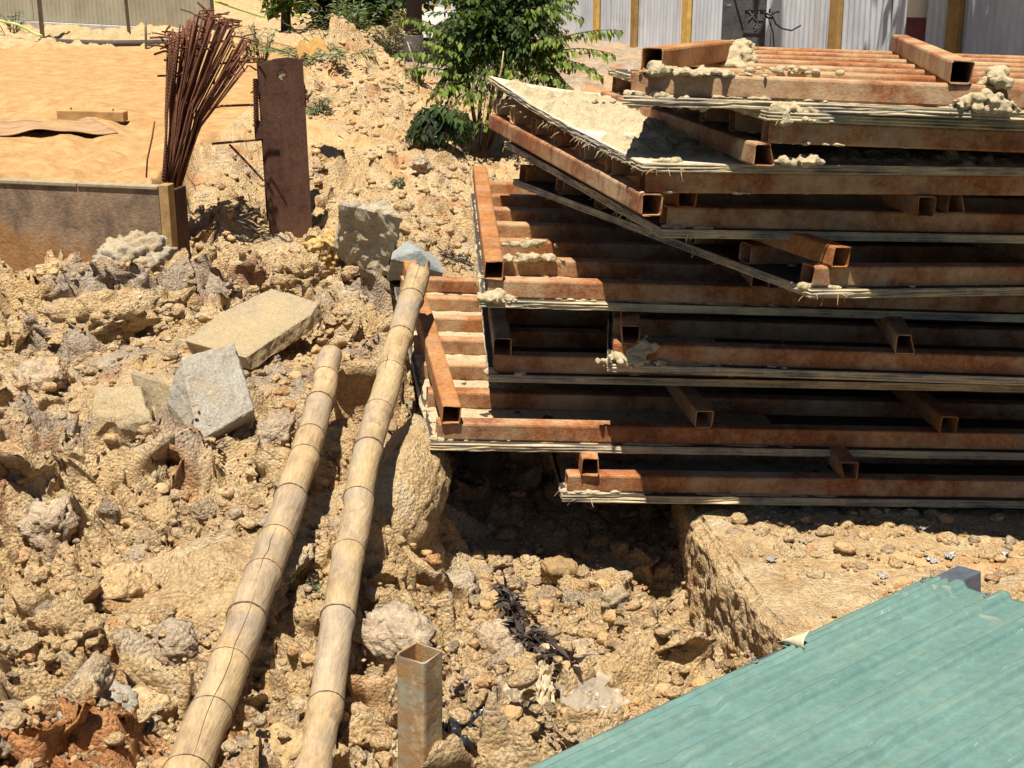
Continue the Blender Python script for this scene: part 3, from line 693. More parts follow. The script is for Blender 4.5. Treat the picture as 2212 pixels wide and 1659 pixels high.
SX, WY = np.meshgrid(sl_, ws); sx = SX.ravel(); wy = WY.ravel()
zz = np.array([rib(a) for a in ws]).repeat(len(sl_))
zz = zz + .0022 * fbm2(sx * 2, wy * 3, 2, 130) + .0010 * fbm2(sx * 13, wy * 13, 3, 133)
crest = zz > .008
for q in range(20):                                             # kinks in the ribs
    c = -random.uniform(.05, RLEN + .2); wq = .062 + PIT * random.randint(0, 12) + .024; d = (sx - c); e = np.exp(-((wy - wq) / .03) ** 2)
    zz = zz - random.uniform(.004, .008) * e * np.clip(1 - np.abs(d) / .03, 0, 1) ** 1.0
    zz = zz + .0025 * e * np.exp(-((np.abs(d) - .035) / .012) ** 2)
sx2 = sx + np.where(SX.ravel() > .0, .012 * np.sin(wy * 64) * 0 + .006 * fbm2(wy * 12, wy * 0, 2, 140), 0)
cut = -.55
i = np.arange(len(sx)).reshape(SX.shape); F = np.stack([i[:-1, :-1], i[1:, :-1], i[1:, 1:], i[:-1, 1:]], -1).reshape(-1, 4)
FL_S = (rB - at_z(1688, 1391, .188)).length                      # where the lip is torn back
fc = sx[F].mean(1); fw = wy[F].mean(1)
keep = ~((fc < -FL_S) & (fc > -FL_S - .13) & (fw < .026 + .0 * fc) | (fc < -FL_S - .13) & (fw < .012))
me = mesh_np('roof_sheet', np.stack([sx2, wy, zz + .001], 1), F[keep]); rsheet = link('roof_sheet', me, GREEN, roof, False)
md = rsheet.modifiers.new('thick', 'SOLIDIFY'); md.thickness = .0008; md.offset = -1
# curled lip
V = []; Fq = []
for a in range(9):
    for b in range(10):
        t = a / 8; q = b / 9; V.append((-FL_S + .006 + .040 * t * t * q - .012 * t, .001 + .050 * q - .008 * t, .006 + (.010 + .026 * q) * t - .010 * t * t))
for a in range(8):
    for b in range(9): Fq.append((a * 10 + b, a * 10 + b + 1, (a + 1) * 10 + b + 1, (a + 1) * 10 + b))
fo = link('curled_lip', mesh_py('curled_lip', V, Fq), CREAM, rsheet, True); md = fo.modifiers.new('thick', 'SOLIDIFY'); md.thickness = .0012
fo['label'] = 'torn lip of the sheet curled up to its cream underside'
bm_ = MB().box((-RLEN - .5, -.004, -.062), (.125, .052, -.006)); bevel(bm_.build('beam', DARKSTEEL, roof), .004)
for (s, wd) in ((-.012, .008), (-FL_S - .10, .022), (-.006, .150), (-.006, .25)):
    k = MB(); z0 = rib(wd) + .002; k.pipe([(s, wd, z0), (s, wd, z0 + .002)], .008, 12); k.pipe([(s, wd, z0 + .002), (s, wd, z0 + .008)], .0045, 6); k.build('screw', plain('screw_steel', (.18, .17, .14), .4, .2, 30, .6), rsheet)

# ------------------------------------------------------------------ steel pile
pb = at_y(631, 545, 6.5); PZ = at_y(607, 130, 6.5).z; PX = pb.x; PY = 6.5
pile = empty('steel_pile', (PX, PY, 0)); tag(pile, 'dark rusty steel pile standing upright with a hole near its top', 'pile'); pile.rotation_euler = (0, R(-.6), R(12.5))
hw = .100
def plate_with_hole(z0, z1_, hz, hr):
    bm = bmesh.new(); outer = [(-hw, z0), (hw, z0), (hw, z1_ - .0), (.3 * hw, z1_ + .012), (-.3 * hw, z1_ + .006), (-hw, z1_ - .02)]
    n = 18; rs = random.Random(3); inner = [(.002 + hr * rs.uniform(.8, 1.2) * math.cos(2 * math.pi * k / n), hz + hr * rs.uniform(.8, 1.25) * math.sin(2 * math.pi * k / n)) for k in range(n)]
    def loop(P, y): vs = [bm.verts.new((a, y, b)) for a, b in P]; es = [bm.edges.new((vs[k], vs[(k + 1) % len(vs)])) for k in range(len(vs))]; return es
    for y in (0., .013):
        es = loop(outer, y) + loop(inner, y); bmesh.ops.triangle_fill(bm, use_beauty=True, edges=es)
    bm.verts.ensure_lookup_table(); no = len(outer); tot = no + n
    for base, cnt in ((0, no), (no, n)):
        for k in range(cnt):
            a = base + k; b = base + (k + 1) % cnt; bm.faces.new((bm.verts[a], bm.verts[b], bm.verts[tot + b], bm.verts[tot + a]))
    bmesh.ops.recalc_face_normals(bm, faces=bm.faces); me = bpy.data.meshes.new('front_flange'); bm.to_mesh(me); bm.free(); return me
ffl = link('front_flange', plate_with_hole(-.15, PZ, PZ - .065, .024), RUST_DARK, pile)
MB().box((-.006, .0135, -.15), (.006, .188, PZ - .012)).build('web', RUST_DARK, pile)
MB().box((-hw, .1885, -.15), (hw, .2, PZ - .02)).build('rear_flange', RUST_DARK, pile)
lumps([(.002 + random.gauss(0, .008), .012, PZ - .065 + random.gauss(0, .008), .014, .006, .014) for _ in range(12)], 'mud_plug', MUD, ffl, 2, 1600)
def pl(u, v, dy=0.): p = at_y(u, v, PY + dy); return Vector((p.x - PX, p.y - PY, p.z))
zb = pl(562, 215)
st = MB(); st.pipe([pl(561, 168, .04), pl(562, 262, .04)], .011, 8)
for k in range(16): c = pl(561, 170 + 5.8 * k, .04); st.pipe([c, c + Vector((0, 0, -.004))], .0145, 8)
st.build('ribbed_bar', REBAR, pile)
a = pl(553, 262); b = pl(574, 300); MB().box((a.x, .03, b.z), (b.x + .01, .045, a.z)).build('bracket_plate', RUST_DARK, pile)
MB().pipe([pl(468, 304, .05), pl(575, 299, .05)], .006, 6).build('rod', REBAR, pile)
MB().pipe([pl(505, 307, .05), pl(540, 345, .05), pl(577, 388, .05)], .006, 6).build('rod', REBAR, pile)
MB().pipe([pl(400, 282, .25), pl(440, 250, .2), pl(470, 230, .15), pl(495, 224, .1), pl(565, 224, .05)], .006, 6).build('rod', REBAR, pile)
MB().box((hw, .04, PZ - .22), (hw + .008, .09, PZ - .12)).build('weld_lug', RUST_DARK, pile)

# ------------------------------------------------------------------ shuttering of the platform
sh = empty('shutter_wall', (-1.47, 5.83, 0)); tag(sh, 'rusty mud splashed shuttering plate holding back the levelled orange earth', 'retaining wall')
sh.rotation_euler = (0, 0, math.atan2(-.233, 1))
def shut():
    m, t, b = mat_new('muddy_plate', .9, .2); k = N(t); co = k.coord(); st = k.coord((1.4, 1, .9))
    c = k.ramp(k.noise(st, 3.4, 7, .75, .5), [(.32, (.09, .062, .046)), (.45, (.20, .135, .085)), (.55, (.30, .20, .12)), (.7, (.42, .29, .17))])
    sep = k.n('ShaderNodeSeparateXYZ'); t.links.new(co, sep.inputs[0])
    low = k.math('ADD', k.math('MULTIPLY', sep.outputs[2], -4.), k.math('MULTIPLY', k.noise(co, 3.5, 5, .65), 2.2))
    c = k.mix(k.ramp(low, [(.25, g(0)), (.6, g(1))]), c, k.ramp(k.noise(co, 30, 5, .75), [(.3, (.24, .12, .045)), (.7, (.40, .22, .09))]))
    t.links.new(c, b.inputs['Base Color']); t.links.new(k.bump(k.noise(co, 60, 6, .8), .8, .012), b.inputs['Normal']); return m
MB().box((-2.6, -.012, -.10), (0, 0, PLAT - .012)).build('plate', shut(), sh)
for k in range(7):
    x0 = -2.6 + k * .372; bevel(MB().box((x0, -.020, PLAT - .013 + random.uniform(-.004, .004)), (x0 + .368, .034, PLAT + .004)).build('top_strip', plain('grey_strip', (.30, .235, .14), .9, .25, 30), sh), .003)
MB().box((-.80, -.0145, PLAT - .075), (-.755, -.0125, PLAT - .045)).build('paper_patch', plain('paper', (.5, .42, .3)), sh)
bevel(MB().box((.002, -.014, -.12), (.045, .045, PLAT + .01)).build('end_plank', plain('ochre_plank', (.36, .22, .085), .85, .3, 20), sh), .003)
MB().box((.030, .046, -.10), (.046, .15, PLAT - .02)).build('side_plate', RUST_DARK, sh)

# ------------------------------------------------------------------ rebar bundle
RB = at_z(372, 385, PLAT); RB = Vector((-1.50, 6.16, PLAT))
rb = empty('rebar_bundle', RB); tag(rb, 'tall fan of rusty reinforcing bars sprouting beside the shuttering', 'rebar'); rs = random.Random(11)
tgt = []
for k in range(104):
    u = 347 + (536 - 347) * rs.random() ** .7; q = (u - 348) / 172; top = 60 - 55 * math.sin(min(1, q * 1.6) * math.pi / 2) + 75 * max(0, q - .55) ** 1.2 * 2 if False else None
    env = np.interp(u, [345, 365, 400, 430, 450, 480, 505, 532], [70, 62, 48, 22, 15, 32, 52, 92]); tgt.append((u, env + abs(rs.gauss(0, 26))))
for k, (u, v) in enumerate(tgt):
    q = (u - 348) / 180; Yt = 6.16 + rs.uniform(-.05, .34) * (.3 + q); T = at_y(u, v, Yt) - RB
    base = Vector((rs.uniform(-.045, -.005) + .045 * q, rs.uniform(-.05, .08), -.06)); r = rs.choice((.0034, .004, .0045, .0054))
    mid = base.lerp(T, .5) + Vector((rs.uniform(-.012, .012) - .045 * q, rs.uniform(-.01, .01), 0)); pts = [base, base.lerp(mid, .5), mid, mid.lerp(T, .55), T]
    if rs.random() < .55:
        d = Vector((rs.uniform(-1, 1), rs.uniform(-.5, .3), rs.uniform(-.3, .2))).normalized(); pts += [T + d * .012 + Vector((0, 0, .004)), T + d * rs.uniform(.04, .085)]
    m_ = MB(); m_.pipe(pts, r, 6)
    if q < .25:                                                 # deformations show on the near bars
        for a in range(46):
            t0 = .04 + .95 * a / 46; i0 = min(3, int(t0 * 4)); c = Vector(pts[i0]).lerp(Vector(pts[i0 + 1]), t0 * 4 - i0); ax = (Vector(pts[i0 + 1]) - Vector(pts[i0])).normalized(); m_.pipe([c, c + ax * .004], r * 1.2, 6)
    m_.build('bar', REBAR, rb, True)
for k in range(34):                                             # stirrup legs hooked through the fan
    u = rs.uniform(350, 500); v = rs.uniform(70, 170); Yt = 6.16 + rs.uniform(0, .15); a = at_y(u, v, Yt) - RB
    b = a + Vector((rs.uniform(-.13, .13), rs.uniform(-.05, .05), rs.uniform(-.03, .03))); MB().pipe([a, a.lerp(b, .5) + Vector((0, 0, .006)), b], .005, 6).build('stirrup', REBAR, rb, True)
wire = [at_y(392 * 0 + 334, 262, 6.0), at_y(328, 300, 5.98), at_y(318, 345, 5.96), at_y(316, 385, 5.95)]
w0 = empty('loose_wire', wire[-1]); tag(w0, 'thin rusty wire curling up from the edge of the levelled earth', 'wire'); MB().pipe([p - wire[-1] for p in wire], .004, 5).build('strand', REBAR, w0, True)

# ------------------------------------------------------------------ concrete pieces and boulders
def chunk(name, pts, mat, label, cat, amp=.006, cuts=7, group=None, seed=0, rough=1.):
    """broken block: convex hull of the corner points, subdivided and roughened"""
    c = sum((Vector(p) for p in pts), Vector()) / len(pts); bm = bmesh.new()
    for p in pts: bm.verts.new(Vector(p) - c)
    r = bmesh.ops.convex_hull(bm, input=bm.verts); bmesh.ops.delete(bm, geom=[v for v in bm.verts if not v.link_faces], context='VERTS')
    bmesh.ops.dissolve_limit(bm, angle_limit=R(4), verts=bm.verts, edges=bm.edges)
    bmesh.ops.bevel(bm, geom=list(bm.edges), offset=.003, segments=1, affect='EDGES'); bmesh.ops.triangulate(bm, faces=bm.faces)
    for _ in range(5):
        es = [e for e in bm.edges if e.calc_length() > .022]
        if not es or len(bm.verts) > 14000: break
        bmesh.ops.subdivide_edges(bm, edges=es, cuts=1, use_grid_fill=False); bmesh.ops.triangulate(bm, faces=[f for f in bm.faces if len(f.verts) > 3])
    bm.normal_update(); P = np.array([v.co[:] for v in bm.verts]); Nn = np.array([v.normal[:] for v in bm.verts])
    d = 1.1 * amp * (.9 * fbm3(P * 9, 3, seed) + .6 * fbm3(P * 34, 3, seed + 5) - .8 * np.clip(perlin3(P * 16, seed + 9) - .3, 0, 1))
    P = P + Nn * d[:, None]
    for v, q in zip(bm.verts, P): v.co = q
    me = bpy.data.meshes.new(name); bm.to_mesh(me); bm.free(); o = link(name, me, mat, None, False); o.location = c
    return tag(o, label, cat, group)
def slab_pts(top, z_of, thick, down=None):
    """top outline given in the picture with a height for each corner; the underside hangs straight below"""
    T = [at_z(u, v, z) for (u, v), z in zip(top, z_of)]; return [tuple(p) for p in T] + [(p.x + .012, p.y + .02, p.z - thick) for p in T]
chunk('concrete_slab', slab_pts([(398, 735), (470, 680), (585, 622), (690, 652), (672, 678), (530, 772)], [.17, .19, .23, .22, .205, .155], .052), CONC_TAN,
      'flat tan concrete slab lying tilted on the rubble', 'concrete slab', .004, seed=1)
chunk('concrete_block', [tuple(at_z(u, v, z)) for (u, v), z in (((392, 772), .32), ((505, 742), .31), ((548, 885), .17), ((428, 955), .125), ((360, 866), .19), ((392, 972), .05), ((425, 976), .045), ((545, 935), .04), ((430, 800), .02), ((540, 850), .02))], CONC,
      'upright grey broken concrete block with a bright smooth face', 'concrete block', .004, seed=2)
chunk('concrete_block', [tuple(at_z(u, v, z)) for (u, v), z in (((205, 835), .20), ((300, 835), .21), ((330, 905), .17), ((325, 945), .10), ((190, 945), .085), ((195, 900), .14), ((215, 1000), .0), ((330, 960), .02), ((240, 850), .0), ((330, 850), .02))], CONC_TAN,
      'half buried tan concrete block beside the dark gap', 'concrete block', .006, seed=3)
chunk('concrete_block', [tuple(at_z(u, v, z)) for (u, v), z in (((285, 805), .19), ((375, 835), .19), ((372, 905), .10), ((300, 890), .08), ((290, 800), .03), ((390, 850), .03), ((330, 930), .02))], CONC_TAN,
      'shaded concrete piece with a drilled hole, between two blocks', 'concrete block', .004, seed=4)
chunk('concrete_block', [tuple(at_z(u, v, z)) for (u, v), z in (((735, 440), .42), ((830, 432), .42), ((866, 470), .36), ((845, 520), .24), ((835, 590), .12), ((760, 600), .10), ((725, 540), .2), ((745, 470), .36), ((850, 520), .02), ((740, 520), .0))], concrete_material('mottled_concrete', (.38, .32, .22), (.55, .47, .33), (.56, .42, .23), .9),
      'large mottled concrete lump beside the steel pile', 'concrete block', .016, seed=5)
chunk('concrete_block', [tuple(at_z(u, v, z)) for (u, v), z in (((848, 545), .30), ((905, 540), .30), ((958, 592), .20), ((945, 606), .14), ((900, 606), .15), ((835, 606), .16), ((845, 560), .28), ((880, 520), .28), ((950, 560), .05), ((850, 560), .05))], concrete_material('cool_concrete', (.30, .32, .31), (.46, .48, .46), (.5, .45, .34), .3),
      'smooth grey broken concrete piece behind the splintered bamboo end', 'concrete block', .003, seed=6)
def boulder(px, z, r, sc, rot, label, mat, seed, sub=5, crag=1., name='boulder', cat='boulder', at=None):
    p, F = rock_verts(seed, sub, 1., crag, 4); p = p * r * np.array(sc); p += .0035 * fbm3(p * 60, 3, seed)[:, None] * p / np.linalg.norm(p, axis=1)[:, None] - .012 * np.clip(perlin3(p * 32, seed + 2) - .2, 0, 1)[:, None] * p / np.linalg.norm(p, axis=1)[:, None]; me = mesh_np(name, p, F); c = at or at_z(*px, z)
    o = link(name, me, mat, None, True); o.location = c; o.rotation_euler = rot; return tag(o, label, cat)
BOUL = soil_material('boulder_skin', False, False)
boulder((846, 1070), .02, .14, (.95, 2.2, 1.15), (R(12), R(14), R(-4)), 'smooth brown boulder wedged under the left end of the stack', BOUL, 41, crag=.32)
boulder((755, 980), .05, .085, (1.1, 1.4, .8), (0, R(10), R(30)), 'small split boulder between the two bamboo poles', BOUL, 42, crag=.7)
CLODS = soil_material('boulder_clay', False, False)
boulder((420, 1310), .01, .14, (1.7, 1.2, .7), (R(12), R(-8), .3), 'broad crusted clay boulder left of the thicker bamboo pole', CLODS, 43, crag=.8)
boulder((930, 320), .18, .13, (1.3, 1.0, .9), (0, 0, .4), 'rounded clay boulder in the shade of the bush', CLODS, 44, crag=.9)
boulder((215, 1530), .05, .05, (1.2, 1, .9), (0, .2, .3), 'pale rounded stone in the reddish earth', concrete_material('pale_stone', (.5, .45, .35), (.64, .59, .48), (.58, .46, .3), .3), 45, 4, .8, 'stone', 'stone')
boulder((290, 570), .10, .12, (1.3, .9, 1.0), (.2, 0, .5), 'pale grey craggy boulder at the foot of the shuttering plate', concrete_material('grey_rock', (.36, .31, .23), (.55, .47, .35), (.53, .40, .23), .9), 46, 5, 1.3)
boulder((650, 605), .10, .10, (1.2, 1, 1.0), (.2, .3, .9), 'pitted clay boulder in front of the steel pile', CLODS, 47, 5, 1.4)
boulder((715, 545), .12, .085, (1.2, 1, 1.0), (.2, .3, .2), 'yellow clay boulder at the right foot of the steel pile', mud_material('yellow_clay', (.66, .44, .17)), 48, 5, 1.4)
boulder((215, 690), .13, .11, (1.6, 1, .8), (.1, -.2, .2), 'broad crusted clay boulder in the rubble before the shuttering plate', CLODS, 49, 5, 1.4)
boulder((145, 1380), .05, .085, (1.2, .9, .9), (.1, .2, .2), 'hollowed clay boulder beside the reddish earth', CLODS, 50, 5, 1.7)
boulder((600, 1640), .03, .06, (1, 1, .9), (.1, .2, .2), 'ochre clay lump between the lower ends of the bamboo poles', mud_material('ochre_clay', (.52, .36, .17)), 51, 4, 1.5)
boulder((1330, 1295), -.13, .030, (1.3, 1, .9), (0, .2, .3), 'pale round stone at the edge of the shade under the stack', CONC_TAN, 52, 4, .8, 'stone', 'stone')
boulder((1200, 1235), -.20, .045, (1.2, 1, .9), (0, .2, .3), 'orange clay stone half in the shade under the stack', mud_material('orange_clay', (.40, .26, .12)), 53, 4, .9, 'stone', 'stone')
boulder((1735, 1100), -.075, .030, (1.2, 1, .9), (0, .2, .3), 'tan stone on the dirt ledge touching the lowest panel', CONC_TAN, 54, 4, 1.2, 'stone', 'stone')
boulder((1865, 1112), -.08, .032, (1.3, 1, .9), (0, .2, .9), 'grey knobbly stone on the dirt ledge under the lowest panel', CONC, 55, 4, 1.4, 'stone', 'stone')
boulder((2000, 1107), -.085, .026, (1.1, 1, .9), (0, .2, .9), 'cream crumbling stone on the dirt ledge', CONC_TAN, 56, 4, 1.2, 'stone', 'stone')
lp_ = [(.46, 3.75), (.472, 3.38), (.505, 3.16), (.56, 2.9), (.635, 2.62), (.75, 2.3), (1.7, 1.95), (2.4, 2.6), (2.4, 3.75)]
bk = chunk('earth_bank', [(x, y, -.058 + .012 * math.sin(7 * y) - (.035 * max(0, x - .6)) + (.035 if y < 2.8 else 0)) for x, y in lp_] + [(x + (.02 if x < 1 else 0), y, -.5) for x, y in lp_], CLODS, None, None, .012, seed=8); tag(bk, kind='structure')
# the row of shaded stones in the pit
rs = random.Random(21)
for k in range(34):
    x = rs.uniform(-.1, .42); y = rs.uniform(3.2, 3.9); s = rs.uniform(.010, .036)
    drop(CL[k % 12], 'stone', x, y, s, 'loose stone lying in the shaded pit under the stack', 'stone', 'stones in the shaded pit')

# ------------------------------------------------------------------ scattered lumps
def allowed(x, y):
    if y > board_y(x) - .05 and x < -1.40 and y < 12: return False
    q = Vector((x, y, .2)) - rB; a = q.dot(ux); b = q.dot(wv)
    if b > -.03 and a < .05: return False
    if x > .45 and 2.6 < y: return False
    if abs(x - PX) < .16 and abs(y - PY) < .22: return False
    if x > -.1 and y > 3.1: return False
    return True
rs = random.Random(33); n = 0
while n < 235:
    y = 1.85 * (9.0 / 1.85) ** rs.random(); x = rs.uniform(-1, .45) * (y * .40 + .1)
    if not allowed(x, y): continue
    s = .012 * (1 / max(.04, rs.random())) ** .62 * (.55 + .18 * y); s = min(s, .07)
    zone = 'on the slope behind the steel pile' if y > 6.6 else 'at the foot of the steel pile and shuttering' if y > 5.4 else 'among the concrete blocks and slab' if y > 3.9 and x < -.45 else 'between the bamboo poles and the stack' if x > -.30 and y > 3.0 else \
        'in the hollow around the square steel post' if x > -.30 else 'on the rubble left of the bamboo poles' if x < -.62 else 'close along the thicker bamboo pole'
    drop(CL[rs.randrange(12)], 'clay_lump', x, y, s, ('big' if s > .045 else 'fist-sized' if s > .026 else 'small') + ' rough lump of dry clay ' + zone, 'clay lump', 'clay lumps ' + zone, sink=.42); n += 1
NS = 15000; VV = []; FF = []; CC = []; off = 0; cnt = 0
base = {1: [rock_verts(500 + q, 1, .75, 1.2, 3) for q in range(8)], 2: [rock_verts(520 + q, 2, .75, 1.3, 4) for q in range(8)]}
rx = []; ry = []
while len(rx) < NS:
    y = 1.8 * (10.0 / 1.8) ** rs.random(); x = rs.uniform(-1, 1) * (y * .40 + .1)
    led = x > .5 and 2.3 < y < 3.5
    if not allowed(x, y) and not (led and rs.random() < .8) : 
        if not (-.1 < x < .5 and 3.1 < y < 4.2): continue
    rx.append(x); ry.append(y)
rz = H(np.array(rx), np.array(ry))[0]
for q in range(NS):
    s = .0035 * (1 / max(.02, rs.random())) ** .55 * (.5 + .16 * ry[q]); s = min(s, .022); sub = 2 if s > .013 else 1
    p, F = base[sub][rs.randrange(8)]; a = rs.uniform(0, 6.28); ca_, sa_ = math.cos(a), math.sin(a); Mz = np.array(((ca_, -sa_, 0), (sa_, ca_, 0), (0, 0, 1)))
    VV.append((p * np.array((s * rs.uniform(.8, 1.4), s, s * rs.uniform(.7, 1.1)))) @ Mz.T + np.array((rx[q], ry[q], rz[q] + s * .3))); FF.append(F + off); off += len(p)
    c = rs.random(); CC.append(np.tile((.5 if c < .18 else 0, .4 if c > .93 else 0, .5 if .75 < c < .9 else 0, 1), (len(p), 1)))
pm = mesh_np('rubble_crumbs', np.concatenate(VV), np.concatenate(FF)); ca = pm.color_attributes.new('soil', 'FLOAT_COLOR', 'POINT'); ca.data.foreach_set('color', np.concatenate(CC).ravel().astype(np.float32))
tag(link('rubble_crumbs', pm, SOIL, None, False), 'small crumbs of tan and grey clay strewn over the ground', 'rubble', kind='stuff')

# ------------------------------------------------------------------ plants
def leaf_mesh(name, specs, mat, parent, kind='stuff'):
    """specs: (point, direction, normal, length, width, shade); each leaf two folded quads"""
    V = []; F = []; A = []
    for (p, d, nn_, L, W, v) in specs:
        d = d.normalized(); s = d.cross(nn_)
        if s.length < 1e-4: s = d.orthogonal()
        s = s.normalized(); u = s.cross(d); b = len(V)
        V += [p, p + d * L * .45 + s * W * .5 + u * W * .12, p + d * L * .5 - u * W * .06, p + d * L * .45 - s * W * .5 + u * W * .12, p + d * L - u * L * .12]
        F += [(b, b + 1, b + 2), (b + 1, b + 4, b + 2), (b, b + 2, b + 3), (b + 3, b + 2, b + 4)]; A += [v] * 5
    me = mesh_np(name, np.array([q[:] for q in V]), np.array(F)); at = me.attributes.new('v', 'FLOAT', 'POINT'); at.data.foreach_set('value', np.array(A, np.float32))
    return tag(link(name, me, mat, parent, False), kind=kind)
def curve_pts(a, b, sag, n=8):
    out = []
    for k in range(n + 1): t = k / n; out.append(a.lerp(b, t) + Vector((0, 0, sag * 4 * t * (1 - t))))
    return out
def shoot(pts, specs, rs, per=40, L=.05, W=.024, droop=.75, shade=(.3, 1.), spread=.03):
    n = len(pts) - 1
    for k in range(per):
        t = .12 + .88 * (k / per); i_ = min(n - 1, int(t * n)); p = pts[i_].lerp(pts[i_ + 1], t * n - i_); ax = (pts[i_ + 1] - pts[i_]).normalized(); side = ax.cross(Vector((0, 0, 1))).normalized() * (1 if k % 2 else -1)
        d = side * rs.uniform(.5, 1) + ax * rs.uniform(.1, .7) + Vector((0, 0, -droop * rs.uniform(.3, 1.3)))
        p = p + side * rs.uniform(0, spread) + Vector((0, 0, rs.uniform(-.015, .008))); specs.append((p, d, Vector((rs.uniform(-.4, .4), rs.uniform(-.4, .4), 1)), L * rs.uniform(.45, 1.35), W * rs.uniform(.5, 1.3), rs.uniform(*shade)))
def bush(name, root_px, gz_, label, arms, fill, seed, Y, mat=LEAF, L=.055, W=.026, center=None, rad=(.4, .3, .4), cat='bush', stems=5, dark=.35):
    rs = random.Random(seed); b = at_y(*root_px, Y); root = empty(name, (b.x, b.y, gz_)); tag(root, label, cat); B0 = Vector((b.x, b.y, gz_)); sp = []; tw = MB(); C = center or B0 + Vector((0, 0, .5))
    tr = MB()
    for k in range(stems):
        e = C + Vector((rs.uniform(-1, 1) * rad[0] * .6, rs.uniform(-1, 1) * rad[1] * .6, rs.uniform(-.3, .8) * rad[2])); m = B0.lerp(e, .5) + Vector((rs.uniform(-.05, .05), rs.uniform(-.05, .05), .03)); tr.pipe([Vector((rs.uniform(-.02, .02), rs.uniform(-.02, .02), -.04)), m - B0, e - B0], [.014, .010, .004], 6)
    tr.build('stem', BARK, root, True)
    for (u0, v0, u1, v1, dy, sag, per) in arms:
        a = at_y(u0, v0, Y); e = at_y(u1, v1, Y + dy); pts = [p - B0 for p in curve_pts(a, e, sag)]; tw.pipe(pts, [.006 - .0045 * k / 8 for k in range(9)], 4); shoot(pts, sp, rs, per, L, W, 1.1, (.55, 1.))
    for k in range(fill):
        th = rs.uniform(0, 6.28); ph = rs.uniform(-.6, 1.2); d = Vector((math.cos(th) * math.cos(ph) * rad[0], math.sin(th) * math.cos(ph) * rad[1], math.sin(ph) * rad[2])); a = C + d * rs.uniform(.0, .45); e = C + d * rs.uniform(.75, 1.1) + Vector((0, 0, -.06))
        pts = [p - B0 for p in curve_pts(a, e, .05, 5)]; tw.pipe(pts, [.004, .0035, .003, .0025, .002, .0015], 3, False); shoot(pts, sp, rs, 26, L * .9, W, .8, (.0, .14 + .4 * rs.random()), .04)  # inner shoots get darker leaf tones, the bush's inner shade put into colour
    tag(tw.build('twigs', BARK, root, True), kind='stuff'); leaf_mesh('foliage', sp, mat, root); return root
YB = 8.1
gb = ground_z(at_y(1030, 310, YB).x, YB)
bush('green_bush', (1035, 310), gb, 'bright green leafy bush with arching shoots behind the stack', [
    (1010, 110, 862, 38, -.1, .05, 46), (1000, 150, 852, 118, -.15, .05, 50), (1010, 170, 870, 150, -.2, .03, 44), (1010, 190, 930, 215, -.25, .06, 44), (1030, 200, 960, 262, -.3, .05, 40), (1060, 190, 1040, 290, -.35, .08, 40),
    (1150, 110, 1345, 66, -.1, .04, 60), (1150, 130, 1330, 120, -.15, .05, 56), (1170, 140, 1300, 165, -.2, .05, 46), (1150, 110, 1215, 90, -.25, .05, 40), (1130, 160, 1240, 195, -.25, .05, 40), (1080, 150, 1010, 225, -.35, .07, 50), (1100, 150, 1120, 200, -.35, .06, 40),
    (1120, 20, 1260, 40, -.1, .03, 46), (1100, 60, 1255, -10, -.05, .03, 46), (1000, 130, 910, 90, -.1, .03, 40)],
    330, 3, YB, L=.052, W=.024, center=at_y(1085, 85, YB + .15), rad=(.42, .30, .52), stems=7)
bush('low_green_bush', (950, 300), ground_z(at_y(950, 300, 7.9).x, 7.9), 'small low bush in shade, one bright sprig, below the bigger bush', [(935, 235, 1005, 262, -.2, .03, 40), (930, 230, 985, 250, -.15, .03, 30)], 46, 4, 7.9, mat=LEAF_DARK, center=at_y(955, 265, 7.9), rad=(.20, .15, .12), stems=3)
# grey weeds and creepers
def weed(px, Y, label, hgt, n, seed, mat=LEAF_GREY, spread=.25, L=.05, W=.014, name='weed', gzz=None, cat='weed', flop=.5):
    rs = random.Random(seed); p = at_y(*px, Y); gz_ = ground_z(p.x, Y) if gzz is None else gzz; root = empty(name, (p.x, Y, gz_)); tag(root, label, cat); sp = []; mb = MB()
    for k in range(n):
        a = Vector((rs.uniform(-.4, .4) * spread, rs.uniform(-.4, .4) * spread, -.02)); e = a + Vector((rs.gauss(0, 1) * spread * flop, rs.gauss(0, 1) * spread * flop, hgt * rs.uniform(.5, 1.1))); pts = curve_pts(a, e, .03, 5); mb.pipe(pts, [.004, .0035, .003, .003, .002, .001], 3, False); shoot(pts, sp, rs, 26, L, W, .2, (.1, 1.), .01)
    tag(mb.build('stems', BARK, root, True), kind='stuff'); leaf_mesh('foliage', sp, mat, root); return root
weed((745, 100), 10.9, 'tall grey-green weed clump behind the earth mound', .62, 34, 60, spread=.34, L=.075, W=.022)
weed((820, 110), 10.9, 'dry brownish weed on the right flank of the mound', .45, 26, 61, mat=leaf_material('olive_leaves', (.07, .06, .02), (.15, .13, .045), (.27, .22, .09)), spread=.3, L=.07, W=.018)
weed((552, 95), 11.5, 'wispy pale weed beside the rebar tops', .32, 18, 62, spread=.2, L=.07, W=.014)
weed((625, 118), 9.2, 'flat dark green creeper behind the steel pile', .12, 26, 63, mat=LEAF_DARK, spread=.32, L=.055, W=.035, name='creeper', flop=.6)
weed((690, 108), 9.5, 'grey-green ground creeper at the left foot of the mound', .14, 26, 64, spread=.38, L=.05, W=.02, name='creeper', flop=.6)
weed((28, 78), 13.4, 'small green weed beside the fence pole', .22, 9, 65, spread=.14, L=.06, W=.014)
weed((690, 155), 8.3, 'little green tuft right of the steel pile top', .10, 10, 66, spread=.1, L=.05, W=.008)
weed((905, 175), 9.6, 'thin green sapling on the slope left of the bush', .22, 8, 67, mat=LEAF_DARK, spread=.1)
weed((855, 300), 7.2, 'tiny green seedling on the clay slope', .05, 5, 68, spread=.05, L=.03, W=.01)
